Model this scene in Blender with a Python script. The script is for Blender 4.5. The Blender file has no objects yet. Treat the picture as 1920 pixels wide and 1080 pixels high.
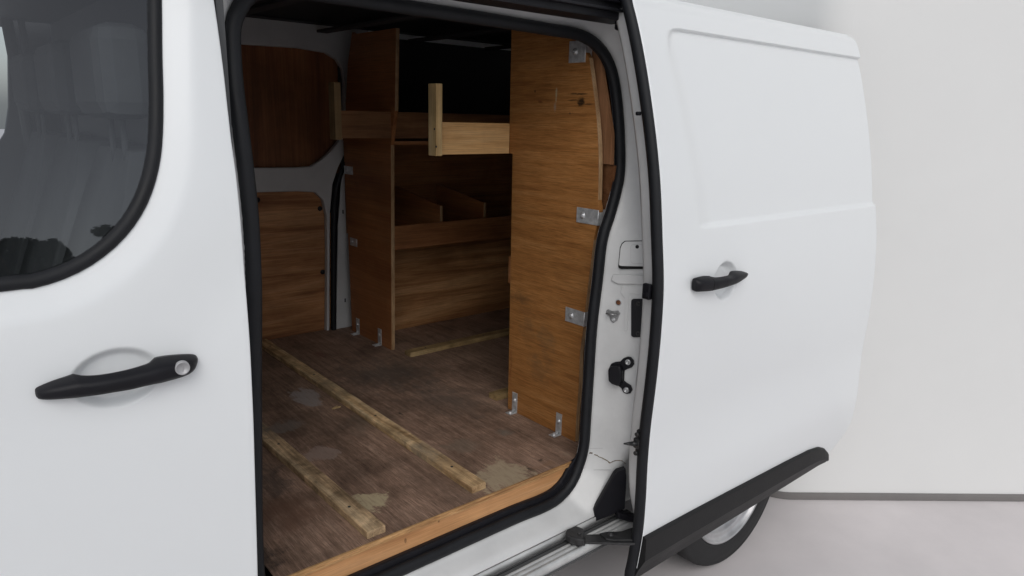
import bpy, bmesh, math, random
import numpy as np
from mathutils import Vector, Matrix, geometry
random.seed(7)
SC = bpy.context.scene
COL = SC.collection
# ------------------------------------------------------------------ camera
CAM = np.array([0.0, -1.355, 1.62]); FPX = 1325.0
YAW, PITCH, ROLL = 0.86364, 0.23645, -0.02514
def _rot(yaw, pitch, roll):
    cy, sy, cp, sp = math.cos(yaw), math.sin(yaw), math.cos(pitch), math.sin(pitch)
    f = np.array([cy*cp, sy*cp, -sp]); r = np.array([sy, -cy, 0.0]); d = np.cross(f, r)
    cr, sr = math.cos(roll), math.sin(roll)
    return np.array([cr*r + sr*d, -sr*r + cr*d, f])
RM = _rot(YAW, PITCH, ROLL)
cam = bpy.data.cameras.new('camera'); cob = bpy.data.objects.new('camera', cam); COL.objects.link(cob)
cam.sensor_width = 36; cam.lens = FPX/1920*36; cam.clip_end = 500; cam.clip_start = 0.02
m = Matrix.Identity(4)
for i in range(3):
    m[i][0] = RM[0][i]; m[i][1] = -RM[1][i]; m[i][2] = -RM[2][i]; m[i][3] = CAM[i]
cob.matrix_world = m
SC.camera = cob
# ------------------------------------------------------------------ light
W = bpy.data.worlds.new('World'); SC.world = W; W.use_nodes = True
nt = W.node_tree; nt.nodes.clear()
sky = nt.nodes.new('ShaderNodeTexSky'); sky.sky_type = 'NISHITA'; sky.sun_disc = False
SUN_EL, SUN_AZ = math.radians(42), math.radians(212)     # azimuth: clockwise from +Y
sky.sun_elevation = SUN_EL; sky.sun_rotation = SUN_AZ
sky.air_density = 1.0; sky.dust_density = 2.0; sky.ozone_density = 1.0
hs = nt.nodes.new('ShaderNodeHueSaturation'); hs.inputs['Saturation'].default_value = 0.35
bg = nt.nodes.new('ShaderNodeBackground'); bg.inputs['Strength'].default_value = 0.15
wo = nt.nodes.new('ShaderNodeOutputWorld')
nt.links.new(sky.outputs[0], hs.inputs['Color']); nt.links.new(hs.outputs[0], bg.inputs[0]); nt.links.new(bg.outputs[0], wo.inputs[0])
sl = bpy.data.lights.new('sun', 'SUN'); sl.energy = 1.1; sl.angle = math.radians(45); sl.color = (1, .985, .965)
so = bpy.data.objects.new('sun', sl); COL.objects.link(so); so.location = (0, -6, 8)
sd = Vector((math.sin(SUN_AZ)*math.cos(SUN_EL), math.cos(SUN_AZ)*math.cos(SUN_EL), math.sin(SUN_EL)))
so.rotation_euler = sd.to_track_quat('Z', 'Y').to_euler()
SC.view_settings.view_transform = 'Standard'; SC.view_settings.look = 'None'
SC.view_settings.exposure = -0.42
SC.view_settings.gamma = 1
GZ = -0.02           # ground level (tyre contact); the load floor is at FZ
FZ = 0.62
# ------------------------------------------------------------------ helpers: rays onto real planes
def ray(px, py): return RM.T @ np.array([(px-960)/FPX, (py-540)/FPX, 1.0])
def on(px, py, ax, v):
    r = ray(px, py); return CAM + r*(v-CAM[ax])/r[ax]
def onx(px, py, v): return on(px, py, 0, v)
def ony(px, py, v): return on(px, py, 1, v)
def onz(px, py, v): return on(px, py, 2, v)
def onsurf(px, py, fn, y0=-.5, y1=.3):
    r = ray(px, py)
    def g(t): p = CAM + r*t; return p[1]-fn(p[0], p[2])
    a, b = (y0-CAM[1])/r[1], (y1-CAM[1])/r[1]
    for _ in range(50):
        c = (a+b)/2
        if g(c) > 0: b = c
        else: a = c
    return CAM + r*((a+b)/2)
def cubic(xs, ys):
    xs = np.array(xs, float); ys = np.array(ys, float)
    ms = np.gradient(ys, xs)
    def f(x):
        x = np.clip(x, xs[0], xs[-1]); i = np.clip(np.searchsorted(xs, x)-1, 0, len(xs)-2)
        h = xs[i+1]-xs[i]; t = (x-xs[i])/h
        return ((2*t**3-3*t**2+1)*ys[i] + (t**3-2*t**2+t)*h*ms[i] + (-2*t**3+3*t**2)*ys[i+1] + (t**3-t**2)*h*ms[i+1])
    return f
def ss(x, a=0.0, b=1.0):
    t = np.clip((x-a)/(b-a), 0, 1); return t*t*(3-2*t)
def smooth_path(pts, closed=False, step=.012):
    """Catmull-Rom through the points, resampled evenly"""
    P = [np.array(p, float) for p in pts]; n = len(P); out = []
    rng = range(n if closed else n-1)
    for i in rng:
        p1, p2 = P[i], P[(i+1) % n]
        p0 = P[i-1] if (closed or i > 0) else p1; p3 = P[(i+2) % n] if (closed or i+2 < n) else p2
        k = max(2, int(np.linalg.norm(p2-p1)/step))
        for j in range(k):
            t = j/k
            out.append(.5*((2*p1)+(-p0+p2)*t+(2*p0-5*p1+4*p2-p3)*t*t+(-p0+3*p1-3*p2+p3)*t**3))
    if not closed: out.append(P[-1])
    return out
# ------------------------------------------------------------------ materials
MATS = {}
def mat(name, col, rough=.5, metal=0., coat=0., spec=.5, bump=0., bscale=200., mottle=0., mscale=4., alpha=None):
    mt = bpy.data.materials.new(name); mt.use_nodes = True; n = mt.node_tree; L = n.links
    b = n.nodes['Principled BSDF']
    b.inputs['Base Color'].default_value = (*col, 1); b.inputs['Roughness'].default_value = rough
    b.inputs['Metallic'].default_value = metal; b.inputs['Coat Weight'].default_value = coat
    b.inputs['Coat Roughness'].default_value = .14; b.inputs['Specular IOR Level'].default_value = spec
    tc = n.nodes.new('ShaderNodeTexCoord')
    if mottle:
        no = n.nodes.new('ShaderNodeTexNoise'); no.inputs['Scale'].default_value = mscale; no.inputs['Detail'].default_value = 7
        no.inputs['Roughness'].default_value = .62
        L.new(tc.outputs['Object'], no.inputs['Vector'])
        mr = n.nodes.new('ShaderNodeMapRange'); mr.inputs['From Min'].default_value = .2; mr.inputs['From Max'].default_value = .8
        mr.inputs['To Min'].default_value = 1-mottle*1.5; mr.inputs['To Max'].default_value = 1+mottle*.9
        L.new(no.outputs['Fac'], mr.inputs['Value'])
        mx = n.nodes.new('ShaderNodeMix'); mx.data_type = 'RGBA'; mx.blend_type = 'MULTIPLY'; mx.inputs[0].default_value = 1
        mx.inputs[6].default_value = (*col, 1); L.new(mr.outputs[0], mx.inputs[7]); L.new(mx.outputs[2], b.inputs['Base Color'])
        r2 = n.nodes.new('ShaderNodeMapRange'); r2.inputs['From Min'].default_value = .15; r2.inputs['From Max'].default_value = .85
        r2.inputs['To Min'].default_value = rough*.85; r2.inputs['To Max'].default_value = min(1, rough*1.2)
        L.new(no.outputs['Fac'], r2.inputs['Value']); L.new(r2.outputs[0], b.inputs['Roughness'])
    if bump:
        nb = n.nodes.new('ShaderNodeTexNoise'); nb.inputs['Scale'].default_value = bscale; nb.inputs['Detail'].default_value = 3
        L.new(tc.outputs['Object'], nb.inputs['Vector'])
        bp = n.nodes.new('ShaderNodeBump'); bp.inputs['Strength'].default_value = bump; bp.inputs['Distance'].default_value = .001
        L.new(nb.outputs['Fac'], bp.inputs['Height']); L.new(bp.outputs[0], b.inputs['Normal'])
    MATS[name] = mt; return mt
def wood(name, dark, mid, light, axis=1, rough=.6, gs=1.0, blot=.35, contrast=1.0, spots=(), bump=.25, seedv=0.0, blotscale=3.0, fine=.4, streak=.12):
    """grain runs along the given axis of the object"""
    tint = (1.06, .93, .80) if 'plywood' in name and 'floor' not in name else ((1.05, .97, .91) if 'floor' in name else (1, 1, 1))
    dark, mid, light = [tuple(a*b for a, b in zip(c_, tint)) for c_ in (dark, mid, light)]
    mt = bpy.data.materials.new(name); mt.use_nodes = True; n = mt.node_tree; L = n.links; N = n.nodes
    b = N['Principled BSDF']; b.inputs['Roughness'].default_value = rough; b.inputs['Specular IOR Level'].default_value = .3
    tc = N.new('ShaderNodeTexCoord')
    def mapped(al, ac):
        mp = N.new('ShaderNodeMapping'); s = [ac, ac, ac]; s[axis] = al
        mp.inputs['Scale'].default_value = s; mp.inputs['Location'].default_value = (seedv, seedv*1.7, seedv*.6)
        L.new(tc.outputs['Object'], mp.inputs['Vector']); return mp
    def noise(src, sc, det, ro=.6, dist=0.):
        t = N.new('ShaderNodeTexNoise'); t.inputs['Scale'].default_value = sc; t.inputs['Detail'].default_value = det
        t.inputs['Roughness'].default_value = ro; t.inputs['Distortion'].default_value = dist
        L.new(src.outputs[0] if src is not tc else tc.outputs['Object'], t.inputs['Vector']); return t
    g1 = noise(mapped(1.6*gs, 26*gs), 1.0, 8, .62, .6)
    rp = N.new('ShaderNodeValToRGB'); L.new(g1.outputs['Fac'], rp.inputs[0])
    w = .16/contrast
    e = rp.color_ramp.elements; e[0].position = .5-w; e[0].color = (*dark, 1); e[1].position = .5+w; e[1].color = (*light, 1)
    k = rp.color_ramp.elements.new(.5); k.color = (*mid, 1)
    g2 = noise(mapped(9*gs, 420*gs), 1.0, 3, .7)
    m2 = N.new('ShaderNodeMapRange'); m2.inputs['From Min'].default_value = .35; m2.inputs['From Max'].default_value = .62
    m2.inputs['To Min'].default_value = 1-fine; m2.inputs['To Max'].default_value = 1+fine*.3; L.new(g2.outputs['Fac'], m2.inputs['Value'])
    def mul(a, bsock):
        mx = N.new('ShaderNodeMix'); mx.data_type = 'RGBA'; mx.blend_type = 'MULTIPLY'; mx.inputs[0].default_value = 1
        L.new(a, mx.inputs[6]); L.new(bsock, mx.inputs[7]); return mx.outputs[2]
    c = mul(rp.outputs[0], m2.outputs[0])
    g5 = noise(mapped(5, 190), 1.0, 4, .75)
    m5 = N.new('ShaderNodeMapRange'); m5.inputs['From Min'].default_value = .32; m5.inputs['From Max'].default_value = .66
    m5.inputs['To Min'].default_value = 1-streak; m5.inputs['To Max'].default_value = 1+streak*.55; L.new(g5.outputs['Fac'], m5.inputs['Value'])
    c = mul(c, m5.outputs[0])
    g3 = noise(tc, blotscale, 6, .65, .3)
    m3 = N.new('ShaderNodeMapRange'); m3.inputs['From Min'].default_value = .35; m3.inputs['From Max'].default_value = .65
    m3.inputs['To Min'].default_value = 1-blot; m3.inputs['To Max'].default_value = 1+blot*.5; L.new(g3.outputs['Fac'], m3.inputs['Value'])
    c = mul(c, m3.outputs[0])
    if spots:
        gw = noise(tc, 11, 9, .75); sub = N.new('ShaderNodeVectorMath'); sub.operation = 'SUBTRACT'; sub.inputs[1].default_value = (.5, .5, .5)
        L.new(gw.outputs['Color'], sub.inputs[0])
        gn = noise(mapped(22, 150), 1.0, 4, .7); gi = noise(mapped(1, 1.7), 17, 9, .68, .4)
        for (cx, cy, cz, rx, ry, rz, colr, amt, warp, edge) in spots:
            sc = N.new('ShaderNodeVectorMath'); sc.operation = 'SCALE'; sc.inputs['Scale'].default_value = warp*2.4; L.new(sub.outputs[0], sc.inputs[0])
            ad = N.new('ShaderNodeVectorMath'); ad.operation = 'ADD'; L.new(tc.outputs['Object'], ad.inputs[0]); L.new(sc.outputs[0], ad.inputs[1])
            mp = N.new('ShaderNodeVectorMath'); mp.operation = 'SUBTRACT'; mp.inputs[1].default_value = (cx, cy, cz); L.new(ad.outputs[0], mp.inputs[0])
            dv = N.new('ShaderNodeVectorMath'); dv.operation = 'DIVIDE'; dv.inputs[1].default_value = (rx, ry, rz); L.new(mp.outputs[0], dv.inputs[0])
            ln = N.new('ShaderNodeVectorMath'); ln.operation = 'LENGTH'; L.new(dv.outputs[0], ln.inputs[0])
            mr = N.new('ShaderNodeMapRange'); mr.inputs['From Min'].default_value = 1.0; mr.inputs['From Max'].default_value = 1-edge
            mr.inputs['To Min'].default_value = 0; mr.inputs['To Max'].default_value = amt; ir = N.new('ShaderNodeMath'); ir.operation = 'MULTIPLY_ADD'; L.new(gi.outputs['Fac'], ir.inputs[0]); ir.inputs[1].default_value = 2.2; L.new(ln.outputs['Value'], ir.inputs[2])
            io = N.new('ShaderNodeMath'); io.operation = 'SUBTRACT'; io.inputs[1].default_value = 1.1; L.new(ir.outputs[0], io.inputs[0]); L.new(io.outputs[0], mr.inputs['Value'])
            gm = N.new('ShaderNodeMapRange'); gm.inputs['From Min'].default_value = .36; gm.inputs['From Max'].default_value = .52
            gm.inputs['To Min'].default_value = .62; L.new(gn.outputs['Fac'], gm.inputs['Value'])
            mm = N.new('ShaderNodeMath'); mm.operation = 'MULTIPLY'; L.new(mr.outputs[0], mm.inputs[0]); L.new(gm.outputs[0], mm.inputs[1])
            mx = N.new('ShaderNodeMix'); mx.data_type = 'RGBA'; L.new(mm.outputs[0], mx.inputs[0]); L.new(c, mx.inputs[6]); mx.inputs[7].default_value = (*colr, 1)
            c = mx.outputs[2]
    L.new(c, b.inputs['Base Color'])
    bp = N.new('ShaderNodeBump'); bp.inputs['Strength'].default_value = bump; bp.inputs['Distance'].default_value = .002
    L.new(g2.outputs['Fac'], bp.inputs['Height']); L.new(bp.outputs[0], b.inputs['Normal'])
    MATS[name] = mt; return mt
paint = mat('white_paint', (.80, .825, .835), .30, coat=.45, bump=.015, bscale=14)
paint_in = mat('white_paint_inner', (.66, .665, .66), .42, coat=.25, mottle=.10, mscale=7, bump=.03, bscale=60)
steel_in = mat('interior_grey_paint', (.52, .52, .52), .45, mottle=.12, mscale=5)
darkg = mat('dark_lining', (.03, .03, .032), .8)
trackm = mat('grey_track_plastic', (.075, .077, .078), .55, mottle=.2)
rubber = mat('black_rubber', (.011, .012, .0145), .55, spec=.3, bump=.25, bscale=350, mottle=.3, mscale=15)
plastic = mat('black_plastic', (.007, .007, .010), .48, spec=.3, bump=.3, bscale=900, mottle=.25, mscale=20)
trimp = mat('scuffed_grey_black_plastic', (.010, .010, .0105), .55, spec=.35, bump=.35, bscale=700, mottle=.3, mscale=9)
zinc = mat('zinc_steel', (.62, .63, .64), .34, metal=.5, mottle=.3, mscale=60, bump=.1)
dmetal = mat('greasy_dark_metal', (.045, .045, .046), .42, metal=.3, mottle=.5, mscale=40, bump=.2)
alum = mat('scuffed_sill_metal', (.62, .63, .62), .38, metal=.35, mottle=.22, mscale=12, bump=.08)
rust = mat('rusty_steel', (.22, .085, .035), .8, mottle=.6, mscale=90)
tyre_m = mat('tyre_rubber', (.020, .020, .021), .75, bump=.4, bscale=260, mottle=.35, mscale=14)
rim_m = mat('silver_wheel_paint', (.55, .55, .56), .35, metal=.6, mottle=.2, mscale=14)
fabric = mat('dark_seat_fabric', (.085, .09, .095), .9, bump=.4, bscale=600, mottle=.2, mscale=10)
cabp = mat('cab_grey_plastic', (.07, .073, .077), .6, bump=.2)
dirtm = mat('brown_grime', (.22, .17, .11), .9, mottle=.6, mscale=70)
wallm = mat('pale_plaster', (.765, .77, .76), .9, mottle=.025, mscale=1.2, bump=.05, bscale=90)
skirtm = mat('grey_skirting_paint', (.19, .18, .175), .8, mottle=.15, mscale=5)
groundm = mat('pale_concrete', (.70, .66, .66), .75, mottle=.09, mscale=2.2, bump=.15, bscale=120)
blackv = mat('dark_void', (.006, .006, .006), .9)
# ------------------------------------------------------------------ object builders
def setp(o, label=None, cat=None, group=None, kind=None):
    if label: o['label'] = label
    if cat: o['category'] = cat
    if group: o['group'] = group
    if kind: o['kind'] = kind
    return o
def empty(name, loc, label, cat, group=None):
    o = bpy.data.objects.new(name, None); COL.objects.link(o); o.location = loc; o.empty_display_size = .05
    return setp(o, label, cat, group)
def wloc(o):
    v = Vector((0, 0, 0))
    while o is not None: v += o.location; o = o.parent
    return v
class MB:
    def __init__(s): s.v = []; s.f = []; s.sm = []
    def add(s, vs, fs, smooth=False):
        o = len(s.v); s.v += [tuple(map(float, p)) for p in vs]; s.f += [tuple(i+o for i in f) for f in fs]; s.sm += [smooth]*len(fs)
        return s
    def box(s, a, b, bev=0.0):
        x0, x1 = sorted((a[0], b[0])); y0, y1 = sorted((a[1], b[1])); z0, z1 = sorted((a[2], b[2]))
        bm = bmesh.new(); bmesh.ops.create_cube(bm, size=1)
        for v in bm.verts: v.co = Vector((x0 if v.co.x < 0 else x1, y0 if v.co.y < 0 else y1, z0 if v.co.z < 0 else z1))
        if bev: bmesh.ops.bevel(bm, geom=list(bm.edges), offset=bev, segments=2, affect='EDGES', profile=.5)
        bm.verts.index_update(); s.add([v.co for v in bm.verts], [[v.index for v in f.verts] for f in bm.faces]); bm.free(); return s
    def obox(s, origin, ux, uy, uz, dims, bev=0.0):
        """box with its own axes; origin = centre"""
        q = MB().box([-d/2 for d in dims], [d/2 for d in dims], bev)
        M = Matrix((Vector(ux), Vector(uy), Vector(uz))).transposed()
        s.add([Vector(origin)+M @ Vector(p) for p in q.v], q.f); return s
    def cyl(s, p0, p1, r0, r1=None, n=16, cap=True, smooth=True):
        r1 = r0 if r1 is None else r1; p0 = Vector(p0); p1 = Vector(p1); d = (p1-p0).normalized()
        u = d.orthogonal().normalized(); w = d.cross(u); vs = []
        for p, r in ((p0, r0), (p1, r1)):
            for i in range(n):
                a = 2*math.pi*i/n; vs.append(p+(u*math.cos(a)+w*math.sin(a))*r)
        s.add(vs, [(i, (i+1) % n, n+(i+1) % n, n+i) for i in range(n)], smooth)
        if cap: s.add(vs[:n], [tuple(reversed(range(n)))]); s.add(vs[n:], [tuple(range(n))])
        return s
    def lathe(s, c, axis, prof, n=48):
        """prof: (radius, offset along axis)"""
        c = Vector(c); d = Vector(axis).normalized(); u = d.orthogonal().normalized(); w = d.cross(u); vs = []
        for r, h in prof:
            for i in range(n):
                a = 2*math.pi*i/n; vs.append(c+d*h+(u*math.cos(a)+w*math.sin(a))*r)
        s.add(vs, [(k*n+i, k*n+(i+1) % n, (k+1)*n+(i+1) % n, (k+1)*n+i) for k in range(len(prof)-1) for i in range(n)], True); return s
    def sweep(s, rings, closed=False, cap=True, smooth=True):
        n = len(rings[0]); vs = [p for r in rings for p in r]; K = len(rings)
        s.add(vs, [(k*n+i, k*n+(i+1) % n, ((k+1) % K)*n+(i+1) % n, ((k+1) % K)*n+i) for k in range(K if closed else K-1) for i in range(n)], smooth)
        if cap and not closed: s.add(rings[0], [tuple(reversed(range(n)))]); s.add(rings[-1], [tuple(range(n))])
        return s
    def grid(s, rows, smooth=True):
        n = len(rows[0]); vs = [p for r in rows for p in r]
        s.add(vs, [(k*n+i, k*n+i+1, (k+1)*n+i+1, (k+1)*n+i) for k in range(len(rows)-1) for i in range(n-1)], smooth); return s
    def prism(s, poly, ax, a, b, bev=0.0):
        """polygon in the two other axes, extruded from a to b along axis ax"""
        def P(q, h):
            q = list(q); q.insert(ax, h); return Vector(q)
        bm = bmesh.new(); lo = [bm.verts.new(P(q, a)) for q in poly]; f = bm.faces.new(lo)
        r = bmesh.ops.extrude_face_region(bm, geom=[f]); d = Vector((0, 0, 0)); d[ax] = b-a
        bmesh.ops.translate(bm, vec=d, verts=[g for g in r['geom'] if isinstance(g, bmesh.types.BMVert)])
        bmesh.ops.recalc_face_normals(bm, faces=bm.faces)
        if bev:
            ed = [e for e in bm.edges if len(e.link_faces) == 2 and e.calc_face_angle(0) > .5]
            bmesh.ops.bevel(bm, geom=ed, offset=bev, segments=2, affect='EDGES', profile=.5, clamp_overlap=True)
        bmesh.ops.triangulate(bm, faces=[f for f in bm.faces if len(f.verts) > 4])
        bm.verts.index_update(); s.add([v.co for v in bm.verts], [[v.index for v in f.verts] for f in bm.faces]); bm.free(); return s
    def build(s, name, material, parent=None, fix=True, autosmooth=False):
        off = wloc(parent) if parent else Vector((0, 0, 0))
        me = bpy.data.meshes.new(name)
        if parent is None:
            o_ = Vector((0, 0, 0))
        else: o_ = off
        me.from_pydata([tuple(Vector(p)-o_) for p in s.v], [], s.f)
        me.polygons.foreach_set('use_smooth', s.sm); me.materials.append(material)
        if fix:
            bm = bmesh.new(); bm.from_mesh(me); bmesh.ops.remove_doubles(bm, verts=bm.verts, dist=1e-6)
            bmesh.ops.recalc_face_normals(bm, faces=bm.faces); bm.to_mesh(me); bm.free()
        me.update(); o = bpy.data.objects.new(name, me); COL.objects.link(o)
        if parent: o.parent = parent
        return o
def inpoly(X, Z, poly):
    P = np.array(poly); x0, z0 = P[:, 0], P[:, 1]; x1, z1 = np.roll(x0, -1), np.roll(z0, -1); c = np.zeros(X.shape, bool)
    for a, b, d, e in zip(x0, z0, x1, z1):
        if b == e: continue
        t = ((b > Z) != (e > Z)) & (X < (d-a)*(Z-b)/(e-b)+a); c ^= t
    return c
def polydist(X, Z, poly, closed=True):
    P = np.array(poly); D = np.full(X.shape, 9.0); n = len(P)
    for i in range(n if closed else n-1):
        a = P[i]; b = P[(i+1) % n]; ab = b-a; L = ab@ab
        if L < 1e-14: continue
        t = np.clip(((X-a[0])*ab[0]+(Z-a[1])*ab[1])/L, 0, 1)
        D = np.minimum(D, np.hypot(X-a[0]-t*ab[0], Z-a[1]-t*ab[1]))
    return D
def resample(poly, step):
    out = []; n = len(poly)
    for i in range(n):
        a = np.array(poly[i][:2], float); b = np.array(poly[(i+1) % n][:2], float); k = max(1, int(np.linalg.norm(b-a)/step+.5))
        for j in range(k): out.append(tuple(a+(b-a)*j/k))
    return out
def skin(mb, outer, holes, yfn, step=.02, dense=(), rim=.004, depth=.03, hole_depth=None, back=False):
    """sheet-metal skin over a polygon in x,z: y = yfn(x,z), rounded rims, holes; dense = [(x0,x1,z0,z1,step)]"""
    loops = [resample(outer, step)]+[resample(h, step) for h in holes]
    P = np.array(outer); x0, x1, z0, z1 = P[:, 0].min(), P[:, 0].max(), P[:, 1].min(), P[:, 1].max()
    pts = []
    def hexg(a, b, c, d, s):
        g = []; r = 0; z = c
        while z < d:
            xs = np.arange(a+(s/2 if r % 2 else 0), b, s); g.append(np.stack([xs, np.full(xs.shape, z)], 1)); z += s*.866; r += 1
        return np.concatenate(g)
    base = hexg(x0, x1, z0, z1, step)
    for (a, b, c, d, s) in dense:
        base = base[~((base[:, 0] > a) & (base[:, 0] < b) & (base[:, 1] > c) & (base[:, 1] < d))]
    allp = [base]+[hexg(a, b, c, d, s) for (a, b, c, d, s) in dense]
    G = np.concatenate(allp)
    keep = inpoly(G[:, 0], G[:, 1], outer) & (polydist(G[:, 0], G[:, 1], loops[0]) > step*.35)
    for l in loops[1:]: keep &= ~inpoly(G[:, 0], G[:, 1], l) & (polydist(G[:, 0], G[:, 1], l) > step*.35)
    G = G[keep]
    vs = [Vector(p) for l in loops for p in l]; es = []; o = 0
    for l in loops: es += [(o+i, o+(i+1) % len(l)) for i in range(len(l))]; o += len(l)
    vs += [Vector(p) for p in G]
    r = geometry.delaunay_2d_cdt(vs, es, [], 0, 1e-7)
    V = np.array([tuple(v) for v in r[0]]); T = np.array([f for f in r[2]])
    cen = V[T].mean(1); k = inpoly(cen[:, 0], cen[:, 1], loops[0])
    for l in loops[1:]: k &= ~inpoly(cen[:, 0], cen[:, 1], l)
    Y = yfn(V[:, 0], V[:, 1])
    mb.add(np.stack([V[:, 0], Y, V[:, 1]], 1), [tuple(t) for t in T[k]], True)
    for li, l in enumerate(loops):
        A = np.array(l); d = np.roll(A, -1, 0)-np.roll(A, 1, 0); d /= np.linalg.norm(d, axis=1)[:, None]+1e-12
        nrm = np.stack([d[:, 1], -d[:, 0]], 1)
        area = .5*np.sum(A[:, 0]*np.roll(A[:, 1], -1)-np.roll(A[:, 0], -1)*A[:, 1])
        if (area < 0) != (li > 0): nrm = -nrm       # outward of the metal
        y = yfn(A[:, 0], A[:, 1]); dep = depth if li == 0 or hole_depth is None else hole_depth
        rings = [np.stack([A[:, 0], y, A[:, 1]], 1)]
        for a in (.35, .7, 1.0):
            an = a*math.pi/2; B = A+nrm*rim*math.sin(an)
            rings.append(np.stack([B[:, 0], y+rim*(1-math.cos(an)), B[:, 1]], 1))
        B = A+nrm*rim; rings.append(np.stack([B[:, 0], y+dep, B[:, 1]], 1))
        mb.sweep([[r_[i] for r_ in rings] for i in range(len(l))], closed=True, cap=False) if False else None
        n = len(l); vv = np.concatenate(rings); K = len(rings)
        mb.add(vv, [(q*n+i, q*n+(i+1) % n, (q+1)*n+(i+1) % n, (q+1)*n+i) for q in range(K-1) for i in range(n)], True)
    return mb
# ------------------------------------------------------------------ body surfaces (y as a function of height)
_D = cubic([.20, .26, .32, .386, .45, .5, .6, .7, .9, 1.1, 1.2, 1.33, 1.5, 1.66, 1.75, 1.85, 1.90, 1.93, 1.95],
           [-.215, -.232, -.246, -.260, -.270, -.276, -.282, -.284, -.286, -.280, -.271, -.250, -.221, -.183, -.158, -.125, -.105, -.090, -.060])
_F = cubic([.25, .30, .36, .42, .5, .6, .7, .8, .95, 1.09, 1.2, 1.35, 2.0], [.008, .010, .012, .015, .018, .023, .028, .029, .021, .013, .006, 0, 0])
def doorY(x, z):
    """outer face of the slid-open door"""
    x = np.asarray(x, float); z = np.asarray(z, float)
    y = _D(z)
    y = y+_F(z)*(1-.8*ss(x, 1.45, 2.5))+.004*np.exp(-((z-.80)/.09)**2)*ss(x, 1.5, 2.0)-.003*np.exp(-((z-.60)/.07)**2)*ss(x, 1.5, 2.0)
    # pressed upper field: rounded rectangle, hard step at the top and foot, soft at the front
    zt = 1.862; zb = 1.338+.0*(x-1.6)
    sx = ss(x, 1.520+.12*(1.86-z), 1.585+.19*(1.86-z))
    c2 = np.hypot(np.clip(1.61-x, 0, 1), np.clip(z-1.802, 0, 1)); sx = sx*(1-ss(c2, .050, .062)*(z > 1.802)*(x < 1.61))
    cf = np.hypot(np.clip(1.64-x, 0, 1), np.clip(zb+.06-z, 0, 1)); corner = 1-ss(cf, .055, .072)*(z < zb+.06)*(x < 1.64)
    inside = ss(z, zb, zb+.017)*(1-ss(z, zt-.007, zt))
    y = y+.0125*inside*sx*corner
    # finger bowl
    r = np.sqrt(((x-bx0)/bxr)**2+((z-bz0)/bzr)**2)
    y = y+.020*(1-ss(r, .66, 1.0))
    return y
def bodyY(x, z): return _D(np.asarray(z, float))+.135
bx0, bz0, bxr, bzr = 1.68, 1.19, .06, .06
p = onsurf(1352, 525, doorY); bx0, bz0 = p[0], p[2]; bxr, bzr = .058, .058
fx0, fz0, fxr, fzr = .23, 1.2, .07, .05
p = onsurf(219, 708, bodyY); fx0, fz0 = p[0], p[2]; fxr, fzr = .068, .049
FWIN = [(-420, 40), (-420, 500), (-200, 560), (0, 546), (60, 540), (120, 522), (170, 497), (215, 463), (250, 424), (275, 382), (291, 338), (300, 295), (304, 250), (305, 180), (303, 100), (302, 0), (300, -60), (296, -160)]
FW = [onsurf(a, b, bodyY)[[0, 2]] for a, b in FWIN[3:-1]]
FW = [(-.34, 1.345), (-.10, 1.337)]+[tuple(q) for q in FW]
FW.append((FW[-1][0]-.02, 1.89)); FW.append((FW[-1][0]-.06, 1.905)); FW.append((-.34, 1.905))
FWs = smooth_path(FW[1:-3], step=.015); FWIN3 = [tuple(FW[0])]+[tuple(q) for q in FWs]+[tuple(q) for q in FW[-3:]]
def frontY(x, z):
    x = np.asarray(x, float); z = np.asarray(z, float)
    y = bodyY(x, z)
    d = polydist(x, z, FWIN3[::2])
    y = y-.0105*np.clip(d/.046, 0, 1)*(1-ss(d, .046, .22))       # ridge running round the window
    r = np.sqrt(((x-fx0)/fxr)**2+((z-fz0)/fzr)**2); y = y+.017*(1-ss(r, .74, 1.0))
    return y
def sealY(z): return np.interp(z, [.5, 1.0, 1.35, 1.6, 1.8, 1.95], [-.02, 0, .003, .03, .07, .10])
# the rubber round the side opening, from its place in the side wall
SEALPX = [(960, 972), (1015, 950), (1046, 932), (1069, 905), (1083, 873), (1093, 835), (1097, 780), (1101, 719), (1108, 613), (1118, 528), (1127, 450), (1141, 404),
          (1153, 360), (1160, 318), (1159, 244), (1152, 168), (1140, 120), (1117, 86), (1084, 66), (1030, 56), (981, 48), (900, 35), (800, 20), (700, 5), (600, -10), (520, -20),
          (470, -12), (446, 18), (435, 50), (434, 90), (439, 160), (449, 240), (460, 330), (468, 410), (472, 490), (474, 560), (474, 700), (475, 850), (477, 1000)]
SP = [onsurf(a, b, lambda x, z: sealY(z)) for a, b in SEALPX]
zlow = SP[0][2]; xl = SP[-1][0]
SP += [np.array([xl-.002, sealY(.65), .65]), np.array([xl+.012, -.02, zlow+.045]), np.array([xl+.05, -.02, zlow+.008]), np.array([xl+.10, -.02, zlow]), np.array([.9, -.02, zlow])]
SEAL = smooth_path(SP, closed=True, step=.02)
SEAL2 = [(q[0], q[2]) for q in SEAL]
ZB = .478            # foot of the white sill, at the runner
def shellY(x, z):
    """side wall reveal: from the rubber's flange out to the body side, and down over the sill"""
    x = np.asarray(x, float); z = np.asarray(z, float); d = polydist(x, z, SEAL2[::3])
    a = sealY(z)+.006; cap = np.interp(z, [.47, .50, .60, .72], [-.096, -.096, -.100, -.15])
    b = np.maximum(bodyY(x, z), cap)
    t = ss(d, .0, .085)
    t = np.maximum(t, np.clip(1-(z-ZB)/(zlow-.012-ZB), 0, 1)**.8)
    y = a+(b-a)*t
    return np.where(x < .9, np.maximum(y, bodyY(x, z)+.03), y)
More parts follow.
